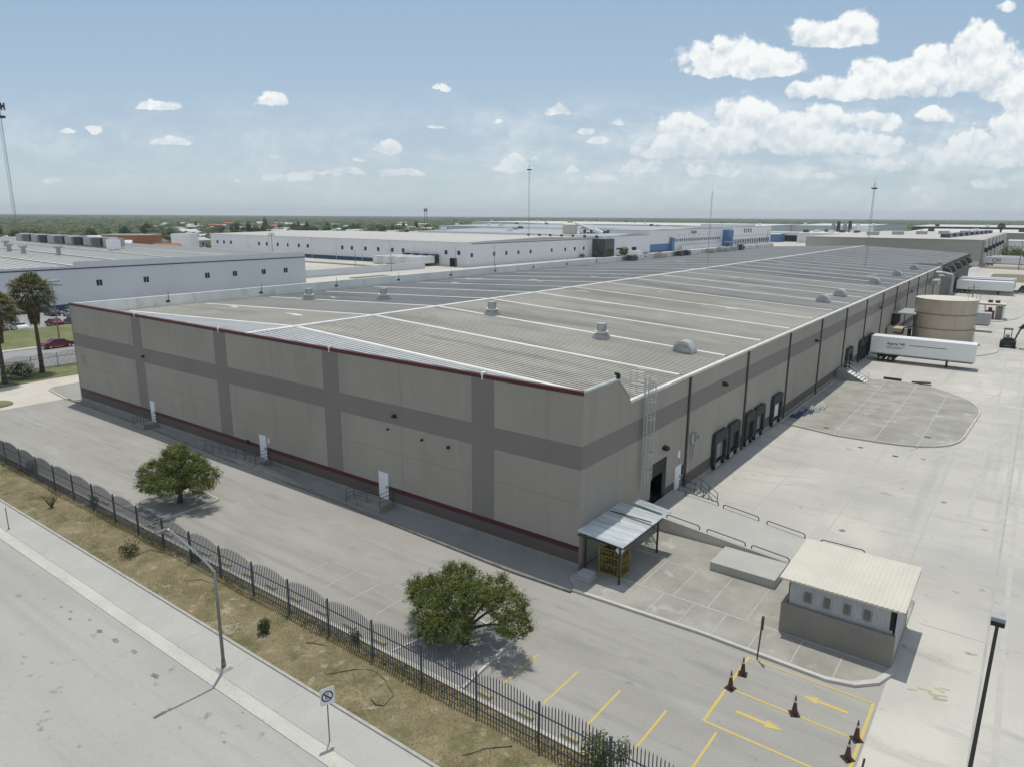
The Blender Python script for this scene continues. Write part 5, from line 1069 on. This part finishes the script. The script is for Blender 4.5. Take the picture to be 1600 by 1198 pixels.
while y < 96: q.poly([(NX-.3,y,8.75),(-335,y,10.6),(-335,y+1.5,10.6),(NX-.3,y+1.5,8.75)]); q.poly([(NX-.3,y+1.5,8.86),(-335,y+1.5,10.71),(-335,y+1.9,10.71),(NX-.3,y+1.9,8.86)]); q.poly([(NX-.3,y+1.9,8.75),(NX-.3,y+1.9,8.86),(-335,y+1.9,10.71),(-335,y+1.9,10.6)]); q.poly([(NX-.3,y+1.5,8.86),(NX-.3,y+1.5,8.75),(-335,y+1.5,10.6),(-335,y+1.5,10.71)]); y += 1.9
q.build('roof', 'nroof', nb)
for k in range(10): q = MB(); y = -52+k*15; q.hexa([(NX-1,y,8.9),(-330,y,10.75),(-330,y+.6,10.75),(NX-1,y+.6,8.9),(NX-1,y,8.98),(-330,y,10.83),(-330,y+.6,10.83),(NX-1,y+.6,8.98)]); q.build('lap_seal', 'stripe', nb)
for k in range(11):
    x = -298+k*7.1; z = 10.1
    q = MB(); q.box(x,x+5.2,76,80.5,z,z+2.6); u = q.build('roof_unit', ('galvd','dglass','galvd','dock')[k%4], nb); ROOT[u.name] = ROOT[nb.name]; q = MB(); q.box(x+1,x+3.0,77,79.5,z+2.6,z+2.9); q.build('unit_lid', 'cwht', u)
for (x,y) in ((-262,44),(-235,42),(-226,49),(-210,47),(-200,52),(-205,30),(-190,24),(-255,58)): q = MB(); q.tube((x,y,9.5),(x,y,11.2),.6,8); q.box(x-1,x+1,y-.8,y+.8,11.2,11.7); q.build('roof_vent', 'galvd', nb)
q = MB(); q.box(-216,-213,72,75,9.8,12.6); q.build('stair_block', 'cwht', nb)
# long pale warehouse
b2 = thing('long_warehouse', 'long pale grey warehouse with a beige roof and navy base, beyond the car park', 'warehouse', (-260,191,0))
q = MB(); q.box(-356,-170,191,300,-.1,9.95,0); q.build('wall', 'fwall', b2)
q = MB(); q.box(-356,-200,190.9,190.99,-.1,1.7); q.build('navy_base', 'nbrblue', b2)
q = MB(); q.poly([(-356.4,190.6,9.96),(-169.6,190.6,9.96),(-169.6,245,11.0),(-356.4,245,11.0)]); q.poly([(-356.4,245,11.0),(-169.6,245,11.0),(-169.6,300.4,9.96),(-356.4,300.4,9.96)]); q.poly([(-169.6,190.6,9.96),(-169.6,300.4,9.96),(-169.6,245,11.0)]); q.build('roof', 'broof', b2)
q = MB(); q.box(-169.99,-169.85,195,292,9.1,9.35); q.build('cornice', 'navy', b2)
for i, x in enumerate((-349.6,-343.3,-336.6,-311,-304.3,-295.1,-286.7,-278,-271,-245.6,-238.9,-229.7,-221.3,-212.3,-205.6,-180.6,-173.6)): q = MB(); q.box(x-.75,x+.75,190.9,190.99,4.8,6.5); q.build('window', 'glass', b2)
for x in (-356,-339,-321,-303,-286,-268,-250,-232,-214,-199,-186,-170.2): q = MB(); q.box(x-.12,x+.12,190.85,190.99,-.1,9.9); q.build('wall_seam', 'nbr', b2)
for y in (194.9,209.9,218.6,227.6,237.1,254.7,266.7,275.7,284.4): q = MB(); q.box(-169.99,-169.9,y-.7,y+.7,3.9,5.5); q.build('window', 'glass', b2)
q = MB(); q.box(-178.5,-174.8,190.8,190.99,0,3.4); q.build('loading_door', 'dark', b2)
for x in (-203,-197.5,-192,-186.5): q = MB(); q.box(x-1.9,x+1.9,189.6,190.99,1,4.6); q.build('dock_shelter', 'dock', b2)
for k in range(7): q = MB(); q.tube((-205+k*7,285,10),(-205+k*7,285,11.3),.7,8); q.build('roof_vent', 'dock', b2)
for k in range(4): trailer(('white trailer nearest the lamp pole at the pale warehouse docks','second white trailer at the pale warehouse docks','third white trailer at the pale warehouse docks','farthest white trailer at the pale warehouse docks')[k], -188.0-5.5*k, -185.3-5.5*k, 174.5-.8*k, 189, 1.1, 4.1, 'cwht', 'white trailers at the pale warehouse docks', along='y', rear=1)
t = thing('perimeter_wall', 'low white perimeter wall beside the grass strip past the factory end', 'wall', (-177,130,0)); q = MB(); q.box(-178,-177.6,112,175,-.1,2.4); q.build('wall', 'nbr', t); q = MB(); q.box(-178.1,-177.5,112,175,2.4,2.52); q.build('coping', 'stripe', t)
annex = MB(); annex.box(-170,-162.5,293,303,-.1,9.2); annex.box(-169.9,-162.4,293.01,303.01,8.4,8.7); tag(annex.build('glass_annex', 'dglass'), 'dark clad annex at the far end of the pale long warehouse', 'building')
def block(name, label, x0, x1, y0, y1, z, wm, rm, ridge=1.0, along='x', cat='building'):
    t = thing(name, label, cat, ((x0+x1)/2,y0,0)); q = MB(); q.box(x0,x1,y0,y1,-.1,z); q.build('wall', wm, t); q = MB(); e = .3
    if along == 'x': ym = (y0+y1)/2; q.hexa([(x0-e,y0-e,z+.01),(x1+e,y0-e,z+.01),(x1+e,ym,z+.01),(x0-e,ym,z+.01),(x0-e,y0-e,z+.12),(x1+e,y0-e,z+.12),(x1+e,ym,z+.12+ridge),(x0-e,ym,z+.12+ridge)]); q.hexa([(x0-e,ym+.001,z+.01),(x1+e,ym+.001,z+.01),(x1+e,y1+e,z+.01),(x0-e,y1+e,z+.01),(x0-e,ym+.001,z+.12+ridge),(x1+e,ym+.001,z+.12+ridge),(x1+e,y1+e,z+.12),(x0-e,y1+e,z+.12)])
    else: xm = (x0+x1)/2; q.hexa([(x0-e,y0-e,z+.01),(xm,y0-e,z+.01),(xm,y1+e,z+.01),(x0-e,y1+e,z+.01),(x0-e,y0-e,z+.12),(xm,y0-e,z+.12+ridge),(xm,y1+e,z+.12+ridge),(x0-e,y1+e,z+.12)]); q.hexa([(xm+.001,y0-e,z+.01),(x1+e,y0-e,z+.01),(x1+e,y1+e,z+.01),(xm+.001,y1+e,z+.01),(xm+.001,y0-e,z+.12+ridge),(x1+e,y0-e,z+.12),(x1+e,y1+e,z+.12),(xm+.001,y1+e,z+.12+ridge)])
    q.build('roof', rm, t); return t
def pb(t, name, m, *boxes):
    q = MB()
    for b_ in boxes: q.box(*b_)
    return q.build(name, m, t)
t = block('plant_building', 'pale grey plant building with two white roof hoods and loading doors', -205,-166,306,352,10.2,'fwall','groof')
for x in (-194,-188,-169.5): pb(t,'roof_hood','cwht',(x-1.6,x+1.6,303.5,306,7.4,9.0))
for x in (-176,-199): pb(t,'loading_door','dark',(x-2.2,x+2.2,305.8,305.99,0,4.2))
for y in (312,330): pb(t,'loading_door','dark',(-165.99,-165.8,y,y+5,0,4))
trailer('white trailer parked before the pale plant building', -182,-168,296,298.6,1,3.8,'cwht'); trailer('grey-sided trailer at the kerb right of the white one by the plant', -160,-146,300,302.6,1,3.6,'fwall')
t = block('office_block', 'pale block with a bright blue lower wall', -196,-168,356,386,12.6,'fwall','groof',.4); pb(t,'blue_wall','bwall',(-167.99,-167.8,357,384,0,4.6),(-175,-168,355.8,355.99,0,4.6)); pb(t,'blue_corner','bwall',(-167.9,-166,384,387.5,0,8.0))
t = block('front_office', 'long pale office front with rows of small dark windows and dark lettering', -230,-170,388,480,12.8,'fwall','groof',.6)
for k in range(24): pb(t,'window','glass',(-169.99,-169.85,394+k*3.4,395.6+k*3.4,5.2,6.9))
for k in range(9): pb(t,'sunshade','nbr',(-169.99,-169.3,402+k*8,405+k*8,8.4,9.2))
pb(t,'base_band','nbr',(-169.99,-168,404,474,0,2.6)); pb(t,'doorway','glass',(-169.99,-169.8,389,392,3.6,8.0))
text_part('lettering', 'CleanPak', 2.6, 'text', t, frame((-169.8,421,10.0),(0,1,0),(0,0,1)), .04)
t = thing('blue_entrance', 'bright blue entrance tower between the two pale office fronts', 'entrance tower', (-168,484,0)); pb(t,'tower','bwall',(-172,-166,481,491,0,11.6)); pb(t,'glazing','glass',(-165.99,-165.8,483,486,0,6.5)); pb(t,'canopy','bwall',(-165.8,-160,470,490,2.8,3.6))
t = block('tall_office', 'tall white office building with four narrow upper windows', -215,-169,492,590,13.4,'cwht','groof',.4); pb(t,'upper_storey','cwht',(-200,-169.05,512,548,13.4,15.4))
for k in range(4): pb(t,'window','glass',(-168.99,-168.8,522+k*5,524+k*5,9.0,12.0))
for k in range(16): pb(t,'window','glass',(-168.99,-168.8,498+k*5.6,501+k*5.6,1.0,4.2))
pb(t,'string_course','nbr',(-168.99,-168.7,494,588,6.4,7.3))
t = block('blue_shed', 'low bright blue fronted shed right of the white office', -176,-165,600,622,6.5,'bwall','wroof',.5)
t = thing('silo', 'round pale silo with slanting duct on the plant roof', 'silo', (-199.5,318,10)); q = MB(); q.tube((-199.5,318,10),(-199.5,318,16),4.2,24); q.tube((-199.5,318,16),(-199.5,318,17),4.2,24,2.0); q.tube((-199.5,318,17),(-199.5,318,18.2),1.6,12); q.build('shell', 'creamroof', t); q = MB(); q.tube((-197,319,17),(-187,324,13),.6,8); q.tube((-187,324,13),(-183,326,11),1.4,8); q.build('duct', 'cwht', t); q = MB()
for k in range(9): x = -194+k*1.6; q.box(x,x+1.0,320+k,321.4+k,10,11.5+1.8*abs(sin(k*1.7)))
q.build('machinery', 'dglass', t)
gb = [('large grey roofed factory left of the silo',-330,-212,330,470,10.0,'nbr','groof'),('wide grey roofed factory behind the plant and the silo',-420,-236,500,700,10.5,'nbr','groof'),('low grey roofed shed far behind the long warehouse',-520,-440,560,760,9.5,'nbr','nroof'),
      ('long factory with pale green-white roof near the horizon',-560,-235,760,1060,11,'fwall','wroof'),('broad factory with white roof near the horizon right of the offices',-232,-150,880,1180,11.5,'nbr','wroof'),('far white roofed factory touching the woodland',-780,-590,930,1250,10,'fwall','wroof')]
for lb,x0,x1,y0,y1,z,wm,rm in gb:
    t = block('factory_building', lb, x0,x1,y0,y1,z,wm,rm,1.2,'x','factory')
    for k in range(7): x = x0+(x1-x0)*(k+.5)/7; y = y0+(y1-y0)*(.12+.7*((k*37)%10)/10); pb(t,'roof_unit',('cwht','dglass','galvd')[k%3],(x-1.5,x+1.5,y-1.5,y+1.5,z+.3,z+2.8))
# taupe building behind the warehouse
t = block('taupe_factory', 'taupe walled factory directly behind the far end of the warehouse', -77,-3,344,560,11.4,'tanw','tanw',.0)
pb(t,'wall_band','nbr',(-77,-3,343.85,343.99,.2,2.2)); pb(t,'roof','broof',(-75,-5,346,558,11.53,11.6))
for k in range(14): pb(t,'pilaster','stripe' if k%2 else 'tanw',(-2.99,-2.2,349+k*15,355+k*15,0,11.2))
for k in range(9): pb(t,'roof_unit','dglass',(-22+k*1.1,-18+k*1.1,372+k*18,386+k*18,11.6,13.4))
for k in range(5): pb(t,'roof_shed','tanw',(-60+k*9,-55+k*9,400+k*22,408+k*22,11.6,13.4))
for k in range(6): pb(t,'wall_unit','dock',(-2.2,-.8,352+k*28,355+k*28,6,8))
for lb,x0,x1,y0,y1,z,wm,rm in (('pale roofed factory in front of the one at the right horizon',-68,190,600,800,10.6,'tanw','wroof'),('very long white roofed factory along the right horizon',-110,330,930,1250,11.4,'spout','wroof'),('low pale shed between the taupe factory and the woodland',-150,-90,600,690,8,'nbr','wroof')):
    t = block('factory_building', lb, x0,x1,y0,y1,z,wm,rm,.9,'x','factory')
    for k in range(8): x = x0+(x1-x0)*(k+.5)/9; pb(t,'roof_unit',('dglass','cwht')[k%2],(x-2,x+2,y0+12+9*(k%3),y0+17+9*(k%3),z+.3,z+2.6))
t = thing('process_plant', 'cluster of dark silos and steel frames beyond the warehouse roof', 'plant', (-120,640,0))
for k,(x,y,h) in enumerate(((-131,640,16),(-127,640,17.5),(-122,641,18),(-118,641,18),(-112,643,15.5),(-137,638,12))): q = MB(); q.tube((x,y,0),(x,y,h),1.5,12); q.build('silo', ('galvd','dglass','galvd','dglass','cwht','tanw')[k], t)
pb(t,'building','cwht',(-128,-104,646,668,0,13.0)); pb(t,'low_wing','fwall',(-104,-90,650,668,0,8.5))
t = block('dark_bay_shed', 'shed with wide dark open bays behind the left end of the taupe wall', -190,-112,618,636,8.0,'fwall','wroof',.4); pb(t,'open_bay','dark',(-165,-118,617.7,617.99,.5,5.5))
t = block('green_white_shed', 'pale shed behind the trailers at the right edge', 4,26,420,440,9.5,'nbr','wroof',.4)
t = block('white_tower_block', 'narrow white block at the right edge beyond the trailers', 24,40,455,475,13.0,'cwht','wroof',.2)
for (x,y,h,lb) in ((3.0,402,9,'thin pipe stack beside the pale shed at the right'),(12,446,13,'taller thin pipe stack behind the pale shed at the right'),(15,446,13.5,'second tall thin pipe stack behind the pale shed')): q = MB(); q.tube((x,y,0),(x,y,h),.5,8); tag(q.build('pipe_stack', 'galvd'), lb, 'stack')
car('white pickup parked by the right end of the pallets of trailers', 'car', 'cwht', (19.2,232,0), 0); car('dark truck-like car at the right edge beyond the trailers', 'car', 'cgry', (16.9,214,0), 0, 6, 2.2, 2.4, True)
for i,(x,y) in enumerate(((-166,318),(-163,330),(-160,341),(-157,352),(-158,362),(-155,420),(-154,436),(-156,456))): car(('car','car')[0] and 'small distant car parked along the plant road', 'car', ('cwht','cgry','cred','csil')[i%4], (x+6,y,0), .2*i, group='distant cars along the plant road')
# white cylinder-like hall and small sheds near the town
q = MB(); q.prism([(-408+5.5*cos(a*pi/4), 205+9*sin(a*pi/4)) for a in range(8)], 0, 8.6); q.build('water_tank', 'cwht'); tag(bpy.data.objects['water_tank'], 'white many-sided water tank at the near edge of the town', 'tank')

rc = random.Random(8)
for i,(x,y) in enumerate(((-175,395),(-160,470),(-150,520),(-110,600),(-95,590),(-60,612),(-30,640),(10,655),(-140,612),(-20,700),(20,480),(30,420),(12,330))):
    t = thing('light_mast', 'thin distant light mast on the industrial estate', 'light mast', (x,y,0), 'distant light masts on the estate'); q = MB(); q.tube((x,y,0),(x,y,12+rc.uniform(-2,3)),.2,5,.12); q.build('pole', 'pole', t); q = MB(); q.box(x-.9,x+.9,y-.3,y+.3,11.2,11.6); q.build('lamp_head', 'galvd', t)
for i in range(12):
    x, y = rc.uniform(-160,-80), rc.uniform(572,612)
    trailer('distant parked trailer beyond the taupe factory', x, x+13, y, y+2.6, 1.1, 3.9, rc.choice(('cwht','fwall','nbr','dglass')), 'distant trailers beyond the taupe factory')
# ------------------------------------------------------------------ town, scattered trees, woodland
rt = random.Random(77)
FOOT = [(-340,-145,-60,100),(-362,-160,188,304),(-336,-160,300,480),(-425,-230,495,705),(-525,-436,555,765),(-565,-230,755,1065),(-236,-100,640,1185),(-785,-585,925,1255),(-82,0,-5,565),(-72,195,595,805),(-115,335,925,1255),(-200,-150,480,700),(-150,60,560,700),(-155,-66,90,700),(-240,60,90,640),(-420,-160,97,190)]
def free(x, y, m=6):
    for a, b_, c, d in FOOT:
        if a-m < x < b_+m and c-m < y < d+m: return False
    return True
def polar(px, D):
    d = F + R2*((px-800)/1106.996) - U2*((340-599)/1106.996); l = sqrt(d.x*d.x+d.y*d.y); return CAM.x+d.x/l*D, CAM.y+d.y/l*D
def house(label, kind, group=None):
    t = thing('house', label, 'house', (0,0,0), group); w = {0:'hwall',1:'cwht',2:'hwall2',3:'orange',4:'hwall'}[kind]; rf = {0:'wroof',1:'wroof',2:'nroof',3:'hwall2',4:'rust'}[kind]
    a, b_, h = (6.5,4.5,3.2) if kind != 3 else (8,5,5.5); q = MB(); q.box(-a,a,-b_,b_,-.1,h); q.build('wall', w, t); q = MB()
    if kind in (0,2,4): q.hexa([(-a-.5,-b_-.5,h),(a+.5,-b_-.5,h),(a+.5,0,h),(-a-.5,0,h),(-a-.5,-b_-.5,h+.15),(a+.5,-b_-.5,h+.15),(a+.5,0,h+1.6),(-a-.5,0,h+1.6)]); q.hexa([(-a-.5,0,h),(a+.5,0,h),(a+.5,b_+.5,h),(-a-.5,b_+.5,h),(-a-.5,0,h+1.6),(a+.5,0,h+1.6),(a+.5,b_+.5,h+.15),(-a-.5,b_+.5,h+.15)])
    else: q.box(-a-.2,a+.2,-b_-.2,b_+.2,h,h+.35)
    q.build('roof', rf, t); q = MB()
    for x in (-a*.6,a*.1,a*.6): q.box(x-.6,x+.6,-b_-.05,-b_,1,2.3)
    for y in (-b_*.4,b_*.4): q.box(a,a+.05,y-.6,y+.6,1,2.3)
    q.build('windows', 'glass', t); return t
HL = ['small cream house with pale gabled roof in the far town','small white flat-roofed house in the far town','small grey house with grey gabled roof in the far town','orange brick building with flat roof in the far town','small house with dull red roof in the far town']
protos = [house(HL[k], k, 'houses scattered through the far town') for k in range(5)]
for p_ in protos: remember(p_)
first = [True]*5; placed = []
def place_house(x, y, k, sc=1.0):
    r = rt.uniform(0,pi)
    if first[k]: protos[k].location = (x,y,0); protos[k].rotation_euler = (0,0,r); protos[k].scale = (sc,)*3; first[k] = False
    else: clone(protos[k], (x,y,0), r, sc)
    placed.append((x,y))
for (px, D, k, sc) in ((120,445,0,1.5),(170,440,0,1.4),(203,455,3,1.6),(60,450,1,1.0),(20,470,1,1.1),(255,440,4,1.0),(240,470,1,1.0),(300,500,2,1.3),(222,470,2,1.5),(355,640,4,1.2),(500,620,0,1.6)): place_house(*polar(px, D), k, sc)
n_ = 0
while n_ < 120:
    px = rt.uniform(-60,690); D = 480+1100*rt.random()**1.5
    if px < 220 and D > 620: continue
    x, y = polar(px, D)
    if not free(x,y,10) or any((x-a)**2+(y-b_)**2 < 324 for a,b_ in placed): continue
    place_house(x, y, rt.choice((0,0,1,1,1,2,2,4)), rt.uniform(.8,1.35)); n_ += 1
def blob(q, c, r, seed_r, n=7, m=5):
    k = len(q.v); ph = seed_r.uniform(0,6)
    for j in range(m+1):
        t_ = pi*j/m*.92+.04
        for i in range(n):
            a = 2*pi*i/n+ph; f = seed_r.uniform(.72,1.22); q.v.append((c[0]+r[0]*sin(t_)*cos(a)*f, c[1]+r[1]*sin(t_)*sin(a)*f, c[2]+r[2]*cos(t_)*seed_r.uniform(.8,1.15)))
    for j in range(m):
        for i in range(n): q.f.append((k+j*n+i, k+(j+1)*n+i, k+(j+1)*n+(i+1)%n, k+j*n+(i+1)%n)); q.m.append(0)
C_['far1'] = mat('far_tree_dark', (.032,.058,.016), (.055,.085,.027), .25, rough=.9, fine=.2)
C_['far2'] = mat('far_tree_olive', (.062,.085,.028), (.10,.12,.044), .25, rough=.9, fine=.2)
tp = []
for k in range(4):
    rr = random.Random(50+k); t = thing('bushy_tree', ('dark rounded bushy tree among the far houses','broad olive bushy tree among the far houses','tall narrow dark tree among the far houses','low spreading olive tree among the far houses')[k], 'tree', (0,0,0), 'trees scattered through the far town')
    q = MB(); q.tube((0,0,-.1),(0,0,2.2),.25,6,.15); q.build('trunk', 'bark', t); q = MB()
    r = ((3,3,2.6),(3.8,3.4,2.2),(2,2,3.6),(4.4,3.8,1.9))[k]
    for j in range(7): a = rr.uniform(0,6.28); blob(q, (cos(a)*r[0]*.5, sin(a)*r[1]*.5, 1.6+r[2]*.8+rr.uniform(-.5,.8)*r[2]*.4), (r[0]*.55,r[1]*.55,r[2]*.6), rr)
    leaves(q, (0,0,1.6+r[2]), (r[0]*1.05,r[1]*1.05,r[2]*1.15), 500, .3, rr, .6)
    q.build('crown', ('far1','far2')[k%2], t); tp.append(t); remember(t)
n_ = 0; used = [False]*4
while n_ < 230:
    px = rt.uniform(-40,700); D = 400+700*rt.random()**1.3; x, y = polar(px, D)
    if px < 215 and D > 640: continue
    if not free(x,y,4) or any((x-a)**2+(y-b_)**2 < 70 for a,b_ in placed): continue
    k = rt.randrange(4); s = rt.uniform(.8,1.5)
    if not used[k]: used[k] = True; tp[k].location = (x,y,0); tp[k].scale = (s,)*3
    else: clone(tp[k], (x,y,0), rt.uniform(0,6), (s,s,s*rt.uniform(.8,1.2)))
    n_ += 1
# shrubs and trees along the industrial estate
for i,(x,y,s,lb) in enumerate(((-166.5,290,.45,'first small tree before the dark clad annex'),(-164,297,.7,'dark tree at the foot of the dark clad annex'),(-160,305,.6,'dark tree right of the dark clad annex'),(-168.5,281,.35,'small dark bush along the pale warehouse end'),(-155,300,.8,'bushy tree by the trailers at the plant'),(7,395,1.3,'dark tree behind the trailers at the right edge'),(16,372,1.4,'dark tree above the trailer with large letters'),(22,345,1.2,'olive tree at the right edge beyond the trailers'),(20,262,1.0,'low olive tree on the verge past the white trailers'))):
    clone(tp[i%2], (x,y,0), i, s, lb)
for o in list(bpy.data.objects):
    if o.name.startswith('bushy_tree') and o.get('label','').startswith(('first small','dark tree','small dark','bushy tree by','olive tree','low olive')) and 'group' in o: del o['group']
t = palm('distant tall palm rising behind the yard at the right', (-8.5,610,0), 15.0, 3.2, 61)
# woodland as one mass to the horizon
q = MB(); rw = random.Random(99); cnt = 0
while cnt < 15000:
    px = rw.uniform(-260,1860); u = rw.random(); D = 430*(6500/430)**u; x, y = polar(px, D)
    if px > 215 and px < 700 and D < 760 and rw.random() < .82: continue
    if px > 700 and D < 620: continue
    if not free(x, y, 12): continue
    if px < 700 and any((x-a)**2+(y-b_)**2 < 90 for a,b_ in placed): continue
    w = 2.6+D*.0042*rw.uniform(.7,1.5); h = rw.uniform(1.9,3.3)+D*.0004; blob(q, (x,y,h*.45), (w,w,h), rw, 6, 4); cnt += 1
o = q.build('woodland', ['scrub','far1','far2'], smooth=False)
import array
me = o.data; mi = array.array('i', [0])*len(me.polygons)
ri = random.Random(3)
for i in range(0, len(mi), 24):
    v = ri.choice((1,1,2,2,2))
    for j in range(i, min(i+24, len(mi))): mi[j] = v
me.polygons.foreach_set('material_index', mi); tag(o, None, None, None, 'stuff')
# ------------------------------------------------------------------ the air
hz = MB(); hz.box(-13500,13500,-13500,13500,-1.4,100)
hm = bpy.data.materials.new('haze'); hm.use_nodes = True; ht = hm.node_tree; ht.nodes.clear()
ho = ht.nodes.new('ShaderNodeOutputMaterial'); hv = ht.nodes.new('ShaderNodeVolumePrincipled'); hv.inputs['Color'].default_value = (.88,.94,1,1); hv.inputs['Density'].default_value = HAZE; hv.inputs['Anisotropy'].default_value = .2
ht.links.new(hv.outputs[0], ho.inputs['Volume']); C_['hazem'] = hm
h_ = hz.build('haze', 'hazem'); h_['kind'] = 'stuff'
